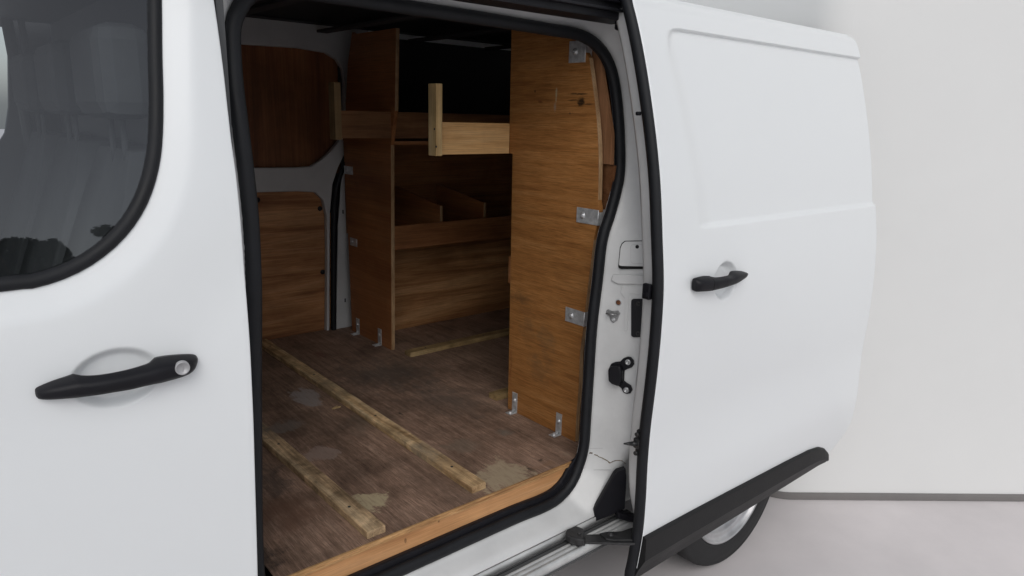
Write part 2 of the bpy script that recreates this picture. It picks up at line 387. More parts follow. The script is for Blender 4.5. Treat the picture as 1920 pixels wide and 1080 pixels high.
# ------------------------------------------------------------------ setting: ground and the two walls of the yard corner
g = MB(); g.grid([[(x, y, GZ) for x in np.linspace(-60, 60, 13)] for y in np.linspace(-60, 60, 13)]); setp(g.build('ground', groundm), kind='structure')
WA = onz(1400, 934, GZ); WB = onz(1910, 938, GZ)
wd = np.array([WB[0]-WA[0], WB[1]-WA[1]]); wd /= np.linalg.norm(wd); nrm = np.array([wd[1], -wd[0]])
if nrm @ (CAM[:2]-WA[:2]) < 0: nrm = -nrm
XR = 2.74                                     # rear end of the van
A0 = WA[:2]+wd*(-(WA[0]-XR-.05)/wd[0]); A1 = A0+wd*30.0
def vwall(a, b, n, z0, z1, t): 
    a = np.array(a); b = np.array(b); n = np.array(n)
    q = [a, b, b-n*t, a-n*t]; return MB().add([(p_[0], p_[1], z) for z in (z0, z1) for p_ in q], [(0, 1, 5, 4), (1, 2, 6, 5), (2, 3, 7, 6), (3, 0, 4, 7), (4, 5, 6, 7), (3, 2, 1, 0)])
T_ = .08; cor = []
pA = A0+wd*T_; pB = A0+np.array([0, 1.0])*T_
setp(vwall(pA, A1, nrm, GZ, 5.2, .2).build('backdrop_wall', wallm), kind='structure')
for k in range(13):
    t = k/12; cor.append((1-t)**2*pA+2*t*(1-t)*A0+t*t*pB)
cor.append(pB+np.array([0, 4.3]))
sw = MB(); sw.grid([[(q_[0], q_[1], z) for z in (GZ, 5.2)] for q_ in cor]); sw.grid([[(q_[0]+.16, q_[1]+.1, z) for z in (GZ, 5.2)] for q_ in cor])
setp(sw.build('side_wall', wallm), kind='structure')
sk = MB(); pthk = list(reversed(cor[:-1]))+[A0+wd*q_ for q_ in np.linspace(T_+.06, 30, 8)]
prof = [(.012, GZ+.001), (.012, GZ+.020), (.009, GZ+.028), (.002, GZ+.032)]; rws = []
for k, q_ in enumerate(pthk):
    t_ = pthk[min(k+1, len(pthk)-1)]-pthk[max(k-1, 0)]; t_ = t_/np.linalg.norm(t_); n_ = np.array([t_[1], -t_[0]]); n_ = n_ if n_@nrm > 0 else -n_
    rws.append([(q_[0]+n_[0]*o, q_[1]+n_[1]*o, h) for o, h in prof])
sk.grid(rws)
setp(sk.build('skirting', skirtm), kind='structure')
# ------------------------------------------------------------------ THE VAN
van = empty('delivery_van', (0, 0, 0), 'white panel van with its side door slid open on a plywood lined load bay', 'van')
# --- side wall around the opening
outer = [(.375, ZB), (1.66, ZB), (1.66, 1.935), (.375, 1.935)]
sh = MB(); skin(sh, outer, [[tuple(q) for q in SEAL2]], shellY, step=.016, rim=.002, depth=.004, hole_depth=.010)
setp(sh.build('side_frame', paint_in, van), 'painted door pillar and frame round the side opening')
# rear quarter (mostly behind the open door), with wheel arch
wc = (2.208, .307); arch = [(wc[0]+.395*math.cos(a), wc[1]+.395*math.sin(a)) for a in np.linspace(math.radians(180), 0, 40)]
arch = [q_ for q_ in arch if q_[1] > .44]
qo = [(1.664, .44)]+arch+[(XR, .44), (XR, 1.935), (1.664, 1.935)]
q = MB(); skin(q, qo, [], bodyY, step=.05, rim=.003, depth=.03)
q.build('rear_quarter_panel', paint, van)
# wheel arch liner
wl = MB(); wl.grid([[(wc[0]+.398*math.cos(a), y, wc[1]+.398*math.sin(a)) for a in np.linspace(math.radians(158), math.radians(22), 30)] for y in (-.10, .25)]); wl.build('wheel_arch_liner', plastic, van)
# roof, far side, rear, belly: closed shell (outside paint) - inside skins are separate below
def roofz(y):
    return float(np.interp(y, [.045, .08, .16, .35, .8, 1.3, 1.55, 1.64, 1.68], [1.935, 1.955, 1.975, 1.996, 2.045, 2.055, 2.035, 2.0, 1.936]))
rf = MB(); ys = [.045, .06, .08, .12, .16, .25, .35, .6, .8, 1.1, 1.3, 1.45, 1.55, 1.60, 1.64, 1.68]
rf.grid([[(x, y, roofz(y)) for y in ys] for x in (-1.4, .365, 1.66, XR)]); rf.build('roof', paint, van)
FY = 1.86
fs = MB(); fs.grid([[(x, y, z) for z, y in ((.3, FY-.03), (.6, FY), (1.1, FY), (1.35, FY-.03), (1.7, FY-.09), (1.9, FY-.15), (1.936, FY-.18))] for x in (.55, XR)])
fs.build('far_side_panel', paint, van)
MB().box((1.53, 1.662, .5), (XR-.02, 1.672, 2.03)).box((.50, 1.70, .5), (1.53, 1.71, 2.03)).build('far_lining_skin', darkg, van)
rr = MB(); rr.add([(XR, -.145, .50), (XR, FY, .50), (XR, FY-.02, 1.3), (XR, 1.68, 1.93), (XR, .8, 2.0), (XR, .045, 1.935), (XR, -.11, 1.3)], [(0, 1, 2, 3, 4, 5, 6)]); rr.build('rear_door', paint, van)
be = MB().box((-1.4, .06, .40), (1.78, FY-.04, .50)).box((2.64, .06, .42), (XR-.01, FY-.04, .50)).box((1.78, .26, .36), (2.64, FY-.3, .50)); be.build('underbody', blackv, van)
bk = MB().box((.47, .10, .505), (.50, 1.80, 1.93)); bk.build('bulkhead', steel_in, van)
ce = MB(); ce.grid([[(x, y, roofz(y)-.014) for y in ys[1:-1]] for x in (.50, XR-.02)]); 
for k in range(4): ce.box((.95+k*.45, .22, 1.950), (1.0+k*.45, 1.6, 1.962), .004)
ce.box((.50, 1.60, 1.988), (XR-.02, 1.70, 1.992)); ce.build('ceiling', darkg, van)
# --- roof rail and runner channel above the opening
tr = MB(); tr.box((.36, -.045, 1.872), (1.515, .03, 1.930), .004); tr.box((.36, -.060, 1.890), (1.49, -.046, 1.897), .002)
tr.box((.36, -.060, 1.912), (1.50, -.046, 1.925), .002)
tr.build('upper_runner_channel', plastic, van)
a1 = onx(1145, 62, 1.49); ar = MB().box((1.47, -.075, 1.850), (1.515, -.02, 1.885), .006)
c0 = Vector((1.50, -.075, 1.862)); ar.cyl(c0, c0+Vector((-.012, -.020, .002)), .006, .006, 10); ar.build('upper_door_arm', plastic, van)
# --- sill and step below the opening: section swept along x
sill = [(-.018, zlow-.014), (-.030, zlow-.020), (-.055, zlow-.030), (-.085, .485), (-.094, .478), (-.097, .470)]
s2 = MB(); s2.grid([[(x, y, z) for y, z in ((-.0975, .476), (-.1005, .476), (-.1005, .455), (-.0975, .455))] for x in (.36, 1.30, 1.52)]); s2.build('runner_edge', alum, van)
s3 = MB(); s3.box((.36, -.1240, .440), (1.56, -.1006, .452)); s3.build('runner_slot', trackm, van)
MB().box((.36, -.1085, .4521), (1.56, -.1065, .4530)).box((.36, -.1245, .4521), (1.56, -.1225, .4530)).build('slot_groove', blackv, van)
st = MB()
stp = [(-.1242, .445), (-.1242, .466), (-.1262, .468), (-.1330, .467), (-.1345, .463), (-.1400, .462), (-.1415, .466), (-.1560, .465), (-.1575, .461), (-.1700, .459), (-.1715, .463), (-.190, .460), (-.2020, .455), (-.2085, .446), (-.2095, .425), (-.205, .40), (-.19, .375)]
stp = [(-.1242, .444), (-.1242, .4560), (-.1256, .4568), (-.1300, .4560), (-.1310, .4535), (-.1340, .4530), (-.1352, .4560), (-.1440, .4545), (-.1450, .4525), (-.1500, .4515), (-.1510, .4535), (-.1560, .4510), (-.1590, .4470), (-.1605, .4400), (-.1600, .4270), (-.1560, .4240), (-.12, .4240)]
st.grid([[(x, y, z) for y, z in stp] for x in np.linspace(.36, 1.72, 10)])
st.build('step', alum, van)
MB().box((.36, -.1625, .4215), (1.70, -.1540, .4285), .001).build('step_lip', trackm, van)
# --- rubber seal and inner trim
def tube_profile(path, prof, closed=True):
    """prof: (lateral in the opening plane outward, y) around the path"""
    n = len(path); A = np.array(path); d = np.roll(A, -1, 0)-np.roll(A, 1, 0)
    nr = np.stack([d[:, 2], -d[:, 0]], 1); nr /= np.linalg.norm(nr, axis=1)[:, None]+1e-12
    ar = .5*np.sum(A[:, 0]*np.roll(A[:, 2], -1)-np.roll(A[:, 0], -1)*A[:, 2])
    if ar < 0: nr = -nr
    return [[(A[i][0]+nr[i][0]*u, A[i][1]+v, A[i][2]+nr[i][1]*u) for u, v in prof] for i in range(n)]
rb = [(.0160*math.cos(a), -.006+.014*math.sin(a)) for a in np.linspace(0, 2*math.pi, 13)[:-1]]
se = MB(); se.sweep(tube_profile(SEAL, rb), closed=True)
seal = se.build('door_opening_seal', rubber, van)
se = MB(); fa = []
for tp in ([(-.008, -.004), (-.010, .002), (-.0125, .003), (-.0130, .004), (-.0125, .006), (-.008, .006)], [(-.010, -.004), (-.0125, .004), (-.026, .007), (-.028, .012), (-.026, .030), (-.008, .030)]): fa.append(tube_profile(SEAL, tp))
rg_ = []
for i_, q_ in enumerate(SEAL):
    w_ = float(1-ss(q_[2], zlow+.05, zlow+.11)); rg_.append([tuple(np.array(a)*(1-w_)+np.array(b)*w_) for a, b in zip(fa[0][i_], fa[1][i_])])
se.sweep(rg_, closed=True, smooth=False); se.build('opening_trim', plastic, van)
# --- load floor
GRY = (.125, .105, .09)
spots = []
def spot(px, py, rx, ry, col, amt, warp=.05, edge=.35):
    q = onz(px, py, FZ); spots.append((q[0], q[1], FZ, rx, ry, .2, col, amt, warp, edge))
TAN = (.42, .335, .225)
spot(950, 893, .085, .10, TAN, .9, .05, .2); spot(885, 905, .05, .05, TAN, .5); spot(865, 835, .06, .05, (.2, .16, .12), .5)
spot(700, 940, .045, .05, (.46, .38, .24), .95, .07, .25); spot(672, 965, .03, .06, (.3, .24, .16), .6)
spot(575, 745, .045, .10, (.34, .30, .28), .9, .05, .2); spot(600, 850, .05, .05, (.31, .23, .19), .85, .05, .2); spot(640, 600, .1, .1, (.2, .16, .13), .3, .05)
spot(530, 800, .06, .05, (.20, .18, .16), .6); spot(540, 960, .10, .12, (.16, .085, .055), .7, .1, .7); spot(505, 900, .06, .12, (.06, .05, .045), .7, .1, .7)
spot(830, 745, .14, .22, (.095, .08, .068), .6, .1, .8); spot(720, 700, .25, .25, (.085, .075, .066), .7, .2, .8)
spot(600, 665, .03, .05, (.16, .06, .05), .5); spot(945, 810, .035, .035, (.14, .15, .13), .5, .04, .7); spot(1062, 852, .012, .012, (.30, .22, .16), .7, .008, .4)
spot(995, 880, .012, .02, (.03, .025, .02), .8, .03, .5); spot(1010, 862, .016, .012, (.03, .025, .02), .8, .03, .5); spot(1020, 872, .06, .02, (.25, .14, .08), .5, .03, .6)
spot(500, 1050, .05, .06, (.045, .035, .03), .8, .1, .7); spot(750, 775, .006, .022, (.03, .03, .03), .9, .012, .5); spot(700, 790, .12, .10, (.12, .11, .085), .35, .1, .7)
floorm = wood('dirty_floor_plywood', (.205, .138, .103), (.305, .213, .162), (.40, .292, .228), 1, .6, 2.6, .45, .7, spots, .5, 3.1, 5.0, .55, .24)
fl = MB(); fl.grid([[(x, y, FZ) for y in np.linspace(.0, 1.66, 6)] for x in np.linspace(.50, XR-.02, 8)])
o_ = fl.build('load_floor', floorm, van); setp(o_, 'stained brown plywood floor with pale scuffs')
plyedge = wood('plywood_edge', (.30, .17, .08), (.52, .34, .17), (.66, .46, .27), 0, .6, 2.0, .2, 1.0, (), .2, 1.0, 6)
fasm = wood('orange_fascia_plywood', (.48, .27, .13), (.58, .345, .175), (.64, .40, .22), 0, .55, 1.2, .12, .9, [(.93, 0, .60, .004, .5, .009, (.1, .05, .02), .8, .004, .5), (.83, 0, .585, .004, .5, .009, (.1, .05, .02), .7, .004, .5)], .15, 5.0, 4, .15)
fe = MB(); zz = FZ+.0008
for dz, dep in ((0, -.003), (.0040, -.0022), (.0080, -.003)):
    pass
# layered front edge: three veneers, slightly uneven
for i, (za, zb_, yy) in enumerate(((FZ-.0035, FZ+.0012, -.0052), (FZ-.0080, FZ-.0037, -.0040), (FZ-.0125, FZ-.0082, -.0050))):
    xs = np.linspace(.50, 1.428, 60); rows = []
    for x in xs:
        j = random.uniform(-.0009, .0009)
        rows.append([(x, -.0002+.0002*i, zb_), (x, yy+j, zb_), (x, yy+j, za), (x, 0.003, za)])
    fe.grid(rows, False)
setp(fe.build('floor_edge', plyedge, van), 'layered front edge of the plywood floor')
fb = MB(); xe = [onsurf(a, b, lambda x, z: 0*x) for a, b in ((1066, 876), (1053, 907), (1031, 928), (1008, 941))]
fz0_ = zlow+.012
poly = [(.48, fz0_)]+[(q_[0], q_[2]) for q_ in reversed(xe)]+[(1.425, FZ-.013), (.48, FZ-.013)]
fb.prism(poly, 1, .0015, .014); setp(fb.build('floor_fascia', fasm, van), 'clean orange plywood riser under the floor edge')
# --- ply / steel inner linings, near side (behind the divider) and rear
lin_m = wood('reddish_lining_plywood', (.11, .048, .022), (.17, .082, .040), (.22, .115, .06), 0, .5, .8, .3, 1.0, (), .15, 2.0, 3, .25)
lin_t = wood('tan_lining_plywood', (.22, .115, .06), (.27, .15, .085), (.31, .18, .105), 2, .5, .6, .2, .8, (), .1, 4.0, 3, .15)
n1 = MB(); n1.grid([[(x, float(bodyY(x, z))+.06, z) for z in np.linspace(.62, 1.93, 12)] for x in (1.66, XR-.02)]); n1.build('near_side_lining', lin_m, van)
n2 = MB().box((XR-.05, .0, .62), (XR-.03, 1.75, 1.95)); n2.build('rear_lining', lin_m, van)
pc = MB(); poly = [(.018, 1.497), (.20, 1.497), (.20, 1.92), (.095, 1.92), (.085, 1.80), (.050, 1.68), (.022, 1.58)]
pc.prism([(y, z) for y, z in poly], 0, 1.535, 1.545); pc.build('pillar_lining', lin_t, van)
pc = MB(); pc.prism([(.02, .63), (.2, .63), (.2, 1.494), (.014, 1.494), (.014, 1.2), (.02, 1.0)], 0, 1.545, 1.555); pc.build('pillar_lining', lin_m, van)
# --- far side: steel frame with ply infill
fy = 1.640
def FP(l, y=fy): return [tuple(ony(a, b, y)[[0, 2]]) for a, b in l]
ff = MB()
bar = FP([(400, 314), (471, 315), (560, 314), (584, 312), (602, 301), (622, 282), (638, 262), (645, 225), (646, 160), (642, 128), (632, 112), (612, 99), (560, 90), (455, 83), (400, 80), (400, -10), (690, -10), (690, 300), (648, 285), (634, 315), (624, 345), (619, 400), (618, 640), (613, 640), (614, 470), (613, 405), (606, 375), (592, 361), (560, 359), (471, 361), (400, 362)])
bp = [(x, z) for x, z in bar if z < 1.95 or True]; bp = [(x, min(z, 2.02)) for x, z in bp]
ff.prism(bp, 1, fy, fy+.03, .004)
setp(ff.build('far_side_frame', steel_in, van), 'grey painted steel frame of the far side door')
low_m = wood('striped_lining_plywood', (.24, .115, .055), (.41, .22, .108), (.52, .31, .17), 0, .5, .8, .25, 1.15, (), .15, 6.0, 3, .3)
fl1 = MB().prism(FP([(400, 355), (600, 355), (620, 400), (620, 640), (400, 680)], fy+.032), 1, fy+.032, fy+.045)
fo = fl1.build('far_side_lining', low_m, van)
fl2 = MB().prism(FP([(400, 70), (660, 70), (660, 325), (400, 325)], fy+.05), 1, fy+.05, fy+.062)
up_m = wood('dark_red_plywood', (.17, .072, .034), (.25, .11, .052), (.32, .15, .072), 2, .5, .5, .35, 1.0, (), .1, 8.0, 2, .2)
fl2.build('far_upper_lining', up_m, van)
for a, b in ((483, 375), (600, 391), (605, 510)):
    c_ = ony(a, b, fy+.032); MB().lathe((c_[0], fy+.033, c_[2]), (0, -1, 0), [(.0, .006), (.007, .0055), (.011, .003), (.012, 0)], 16).build('trim_clip', plastic, van)
fsl = MB(); pth = [ony(a, b, fy-.004) for a, b in ((626, 640), (626, 560), (626, 480), (627, 400), (630, 360), (637, 330), (648, 305), (655, 285), (660, 250), (662, 200))]
pth = smooth_path(pth, step=.03)
fsl.sweep([[(p_[0]+.013*math.cos(a), p_[1]+.010*math.sin(a), p_[2]) for a in np.linspace(0, 2*math.pi, 9)[:-1]] for p_ in pth]); fsl.build('far_door_seal', rubber, van)
wp = MB().prism(FP([(630, 650), (634, 420), (640, 340), (652, 300), (690, 280), (700, 660)], fy-.002), 1, fy-.002, fy+.004); 
wpo = wp.build('far_pillar', steel_in, van)
for a, b in ((643, 397), (647, 563)):
    c_ = ony(a, b, fy-.002); MB().prism([(c_[0]-.003, c_[2]-.009), (c_[0]+.003, c_[2]-.009), (c_[0]+.003, c_[2]+.009), (c_[0]-.003, c_[2]+.009)], 1, fy-.0035, fy-.0025).build('slot_hole', blackv, van)
# closing skins so no daylight leaks into the bay
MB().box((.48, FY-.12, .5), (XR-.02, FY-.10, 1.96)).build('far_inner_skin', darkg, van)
# ------------------------------------------------------------------ pillar fittings
def sh_at(px, py): return onsurf(px, py, lambda x, z: float(shellY(np.array([x]), np.array([z]))[0]), -.3, .12)
def frame_at(px, py):
    c_ = sh_at(px, py); e = .004; r_ = sh_at(px+6, py); u_ = sh_at(px, py-6)
    ux = Vector(r_-c_).normalized(); up = Vector(u_-c_); n_ = ux.cross(up).normalized()
    if n_.dot(Vector(CAM-c_)) < 0: n_ = -n_
    up = n_.cross(ux).normalized()
    if up.z < 0: up = -up
    return Vector(c_), ux, up, n_
def plate(mb, px, py, outline, t, lift=.001, bev=0.0, plane=None):
    """outline in photo pixels relative to nothing: projected onto the tangent plane at px,py"""
    c_, ux, up, n_ = frame_at(px, py) if plane is None else plane
    pts = []
    for a, b in outline:
        r_ = Vector(ray(a, b)); t_ = (c_-Vector(CAM)).dot(n_)/r_.dot(n_); q_ = Vector(CAM)+r_*t_; pts.append(((q_-c_).dot(ux), (q_-c_).dot(up)))
    tmp = MB().prism(pts, 2, lift, lift+t, bev)
    mb.add([c_+ux*p_[0]+up*p_[1]+n_*p_[2] for p_ in tmp.v], tmp.f); return mb
def rrect(x0, y0, x1, y1, r, n=5, which='all'):
    o = []
    for cx, cy, a0 in ((x1-r, y0+r, -90), (x1-r, y1-r, 0), (x0+r, y1-r, 90), (x0+r, y0+r, 180)):
        for k in range(n+1):
            a = math.radians(a0+90*k/n); o.append((cx+r*math.cos(a), cy+r*math.sin(a)))
    return o
ht = MB(); pl = frame_at(1186, 478)
gap = MB(); plate(gap, 0, 0, [(1159.5, 500), (1162.5, 464), (1166, 456), (1172, 451.5), (1232, 450.5), (1232, 504.5), (1165, 504.5), (1161, 503)], .001, .0005, 0, pl); gap.build('flap_gap', blackv, van)
plate(ht, 0, 0, [(1161, 496), (1164, 466), (1167, 458), (1173, 453), (1232, 452), (1232, 500), (1166, 499), (1162, 498)], .004, .0012, .0015, pl)
fo = ht.build('filler_flap', paint_in, van); setp(fo, 'white service flap on the door pillar')
ht = MB(); plate(ht, 0, 0, rrect(1184, 459, 1240, 494, 6), .0015, .0056, .0005, pl); sg = MB(); plate(sg, 0, 0, rrect(1183.2, 458.2, 1241, 494.8, 6.5), .0003, .0052, 0, pl); sg.build('cover_seam', steel_in, fo); ht.build('flap_cover', paint_in, fo)
c_ = frame_at(1196, 463)[0]; n_ = pl[3]; MB().lathe(c_+n_*.004, n_, [(.0, .005), (.0045, .005), (.0055, .003), (.0055, 0)], 14).build('flap_plug', plastic, fo)
ht = MB(); plate(ht, 1180, 520, [(1146, 526), (1150, 514), (1230, 516), (1230, 534), (1160, 533)], .009, -.002, .004); 
ht.build('pillar_step', paint_in, van)
ht = MB(); plate(ht, 1185, 545, [(1163, 548), (1166, 536), (1230, 539), (1230, 552), (1180, 551), (1176, 620), (1170, 620), (1172, 560)], .003, -.001, .0012); ht.build('pillar_rib', paint_in, van)
def bolt(px, py, r, m_, name='bolt', lift=.0, parent=van, hexd=True):
    c_, ux, up, n_ = frame_at(px, py); c_ = c_+n_*lift
    b_ = MB().lathe(c_, n_, [(r*1.0, -.001), (r*1.0, .002), (r*.85, .003), (r*.6, .0032), (r*.58, .006), (r*.3, .0062), (r*.28, .004), (0, .004)], 18)
    return b_.build(name, m_, parent)
wc_ = frame_at(1160, 567); MB().lathe(wc_[0], wc_[3], [(.0095, -.001), (.0095, .001), (.0085, .0015), (0, .0015)], 18).build('washer', zinc, van); bolt(1160, 567, .0070, rust, 'rusty_bolt', .001)
stq = MB(); pl2 = frame_at(1150, 590)
plate(stq, 0, 0, [(1137, 583), (1141, 579), (1148, 583), (1160, 582), (1164, 587), (1161, 592), (1158, 601), (1151, 605), (1145, 600), (1144, 594), (1138, 588)], .003, .001, .001, pl2)
c1, c2 = frame_at(1142, 586)[0], frame_at(1158, 589)[0]; n_ = pl2[3]
stq.cyl(c1+n_*.003, c1+n_*.022, .0028, .0028, 8); stq.cyl(c2+n_*.003, c2+n_*.022, .0028, .0028, 8); stq.cyl(c1+n_*.021, c2+n_*.021, .0028, .0028, 8)
so_ = stq.build('door_striker', mat('striker_steel', (.36, .36, .36), .4, metal=.7, mottle=.3, mscale=60), van); bolt(1151, 599, .006, zinc, 'bolt', .004)
rp_ = MB(); pl3 = frame_at(1196, 596); plate(rp_, 0, 0, rrect(1184, 560, 1250, 632, 5), .004, .0008, .001, pl3); lp = rp_.build('latch_recess_plate', plastic, van)
for yy in (569, 625):
    c_ = frame_at(1197, yy)[0]; MB().lathe(c_+pl3[3]*.004, pl3[3], [(.007, 0), (.007, .002), (.003, .0022), (.003, .001), (0, .001)], 14).build('screw', dmetal, lp)
bu = MB(); pl4 = frame_at(1165, 703)
ou = [(1178, 668), (1184, 669), (1189, 675), (1190, 682), (1186, 688), (1178, 691), (1172, 694), (1171, 713), (1176, 717), (1184, 722), (1187, 730), (1183, 737), (1176, 738), (1170, 735), (1166, 727), (1160, 722), (1149, 718), (1144, 712), (1143, 690), (1147, 681), (1155, 678), (1164, 677), (1170, 671)]
plate(bu, 0, 0, ou, .006, .0008, .002, pl4)
plate(bu, 0, 0, [(1146, 711), (1145, 690), (1149, 684), (1168, 683), (1171, 693), (1170, 714), (1164, 721), (1152, 716)], .020, .0065, .005, pl4)
bo = bu.build('door_buffer', plastic, van)
for a, b in ((1179, 678), (1176, 730)):
    c_ = frame_at(a, b)[0]; MB().lathe(c_+pl4[3]*.007, pl4[3], [(.0085, 0), (.0085, .002), (.006, .004), (.005, .004), (.0045, .002), (0, .002)], 16).build('bolt', zinc, bo)
# dirt line and panel joint low on the pillar
gd = MB(); pl5 = frame_at(1130, 857)
for seg, rr3 in (([(1105, 849), (1110, 849.5), (1114, 852), (1119, 853), (1122, 856), (1128, 858), (1133, 861), (1139, 864), (1143, 868)], .0012), ([(1143, 868), (1150, 864.5), (1158, 863), (1166, 864), (1172, 869)], .0010)):
    pp = smooth_path([sh_at(a, b)-np.array([0, .0006, 0]) for a, b in seg], step=.004); rg2 = []
    for k, q_ in enumerate(pp):
        r3 = rr3*random.uniform(.5, 1.5); rg2.append([(q_[0]+r3*math.cos(a), q_[1]-.0004+r3*.6*math.sin(a), q_[2]+r3*math.sin(a+1.2)) for a in np.linspace(0, 2*math.pi, 7)[:-1]])
    gd.sweep(rg2)
gd.build('sealant_crack', dirtm, van)
jt = MB(); plate(jt, 0, 0, [(1105, 840), (1180, 839), (1180, 840.2), (1105, 841.2)], .0006, .0006, 0, pl5); plate(jt, 0, 0, [(1096, 880.5), (1146, 880.5), (1146, 881.5), (1096, 881.5)], .0006, .0006, 0, pl5); jt.build('panel_joint', steel_in, van)
gt = MB(); P6 = [(1113, 972), (1110, 951), (1149, 883), (1155, 877), (1170, 873), (1172, 890), (1169, 948), (1140, 962)]
gpl = (Vector(ony(1140, 930, -.105)), Vector((.86, -.5, 0)), Vector((0, 0, 1)), Vector((-.5, -.86, 0)))
plate(gt, 0, 0, P6, .018, 0, .003, gpl); go = gt.build('lower_guard', plastic, van); setp(go, 'black plastic guard at the foot of the pillar')
# ------------------------------------------------------------------ front door
edgepx = [(390, -30), (395, 0), (401, 40), (408, 90), (415, 145), (421, 200), (428, 260), (438, 330), (446, 400), (453, 480), (460, 560), (466, 640), (470, 720), (473, 790), (475, 860), (477, 930), (479, 1000), (481, 1075), (484, 1180)]
ed = [onsurf(a, b, bodyY)[[0, 2]] for a, b in edgepx]
ed = [tuple(q_) for q_ in ed]
ed3 = [(ed[-1][0], .33)]
fouter = [(-.62, .33), (ed[-1][0]-.02, .33), (ed[-1][0], .36)]+[(x, z) for x, z in reversed(ed)]+[(ed[0][0]-.03, 1.925), (ed[0][0]-.08, 1.935), (-.62, 1.935)]
fouter = [q_ for i, q_ in enumerate(fouter) if i == 0 or (abs(q_[0]-fouter[i-1][0])+abs(q_[1]-fouter[i-1][1])) > 1e-4]
hole = FWIN3
fd = MB(); skin(fd, fouter, [hole], frontY, step=.0095, dense=[(fx0-.085, fx0+.085, fz0-.065, fz0+.065, .0035)], rim=.003, depth=.035, hole_depth=.02)
fdo = fd.build('front_door', paint, van)
# inner face of the door and B pillar behind it
fi = MB(); skin(fi, [(-.62, .34), (ed[-1][0]-.03, .34), (ed[5][0]-.012, 1.5), (ed[0][0]-.03, 1.91), (-.62, 1.91)], [hole], lambda x, z: bodyY(x, z)+.05, step=.02, rim=.002, depth=.02)
fi.build('door_inner_trim', cabp, fdo)
# window frame rubber: wide flat band with rounded edge
def offset_loop(loop, d):
    A = np.array(loop, float); t = np.roll(A, -1, 0)-np.roll(A, 1, 0); t /= np.linalg.norm(t, axis=1)[:, None]+1e-12; n_ = np.stack([t[:, 1], -t[:, 0]], 1)
    if .5*np.sum(A[:, 0]*np.roll(A[:, 1], -1)-np.roll(A[:, 0], -1)*A[:, 1]) < 0: n_ = -n_
    return A+n_*d
loop = resample(FWIN3, .012); rings = []
for d_, y_ in ((.001, .004), (.0005, -.003), (-.003, -.006), (-.010, -.0062), (-.017, -.003), (-.020, .004), (-.020, .012)):
    B = offset_loop(loop, d_); A = np.array(loop); yy = frontY(A[:, 0], A[:, 1]); rings.append(np.stack([B[:, 0], yy+y_, B[:, 1]], 1))
wr = MB(); n_l = len(loop); wr.add(np.concatenate(rings), [(q_*n_l+i, q_*n_l+(i+1) % n_l, (q_+1)*n_l+(i+1) % n_l, (q_+1)*n_l+i) for q_ in range(len(rings)-1) for i in range(n_l)], True)
wr.build('window_rubber', rubber, fdo)
gm = bpy.data.materials.new('window_glass'); gm.use_nodes = True; n = gm.node_tree; n.nodes.clear()
go_ = n.nodes.new('ShaderNodeOutputMaterial'); tb = n.nodes.new('ShaderNodeBsdfTransparent'); tb.inputs[0].default_value = (.92, .95, .96, 1)
gl = n.nodes.new('ShaderNodeBsdfGlossy'); gl.inputs['Roughness'].default_value = .015; gl.inputs[0].default_value = (.95, .97, 1, 1)
fr = n.nodes.new('ShaderNodeFresnel'); fr.inputs[0].default_value = 1.52; mu = n.nodes.new('ShaderNodeMath'); mu.operation = 'MULTIPLY'; mu.inputs[1].default_value = 2.1
mxs = n.nodes.new('ShaderNodeMixShader'); n.links.new(fr.outputs[0], mu.inputs[0]); n.links.new(mu.outputs[0], mxs.inputs[0]); n.links.new(tb.outputs[0], mxs.inputs[1]); n.links.new(gl.outputs[0], mxs.inputs[2]); n.links.new(mxs.outputs[0], go_.inputs[0])
gw = MB(); B = offset_loop(loop, -.008)
skin(gw, [tuple(q_) for q_ in B], [], lambda x, z: bodyY(x, z)+.004, step=.03, rim=.0005, depth=.004); gw.build('window_glass', gm, fdo, fix=False)
# door handles
def handle(mb, P, top, bot, surf, base, thick, crease=.5, flat=True):
    """P: pixel list of (x, top, bottom, lift); a lofted grip on the surface"""
    rings = []
    for (px, t, b, lift, th) in P:
        sf = lambda x, z: surf(x, z)-lift-.45*th
        T = onsurf(px, t, sf); Bt = onsurf(px, b, sf); c_ = (T+Bt)/2; h = (T[2]-Bt[2])/2; x = c_[0]; y0 = surf(x, c_[2])-lift
        sec = [(0, .92), (-.35*th, 1.0), (-.80*th, .62), (-.97*th, .40), (-1.0*th, .1), (-.98*th, -.45), (-.80*th, -.85), (-.4*th, -1.0), (0, -.95)]
        rings.append([(x, y0+yy, c_[2]+h*s_) for yy, s_ in sec])
    mb.sweep(rings); return mb
def dense_handle(P, n=4):
    A = smooth_path([np.array(p_, float) for p_ in P], step=6.0); return A
hp = [(65.5, 731, 741, 0, .004), (70, 727, 748, 0, .014), (85, 721, 749.5, 0, .022), (105, 714, 748.5, 0, .028), (130, 706.5, 746.5, 0, .033), (143, 703.2, 745.3, .002, .034), (156, 705, 744.2, .010, .027), (180, 704.5, 741.5, .016, .023),
      (209, 700.5, 737, .019, .021), (240, 694, 732, .019, .021), (265, 687.5, 726, .017, .023), (285, 681, 721, .012, .028), (296, 672.5, 718.5, .003, .036), (310, 669.5, 714.5, 0, .038), (330, 667, 709, 0, .036), (350, 665.5, 701.5, 0, .032), (362, 665, 692, 0, .024), (368, 666, 680, 0, .014), (370, 669, 674, 0, .005)]
bodyS = lambda x, z: bodyY(x, z)
fh = MB(); handle(fh, dense_handle(hp), 0, 0, bodyS, 0, 0); ho = fh.build('door_handle', plastic, fdo)
kc = onsurf(342, 690, lambda x, z: bodyY(x, z)-.037); kl = MB().lathe((kc[0], float(bodyY(kc[0], kc[2]))-.037, kc[2]), (-.15, -1, .05), [(.0115, -.006), (.0115, .002), (.0105, .0035), (.0092, .0035), (.0088, .0022), (0, .0022)], 24)
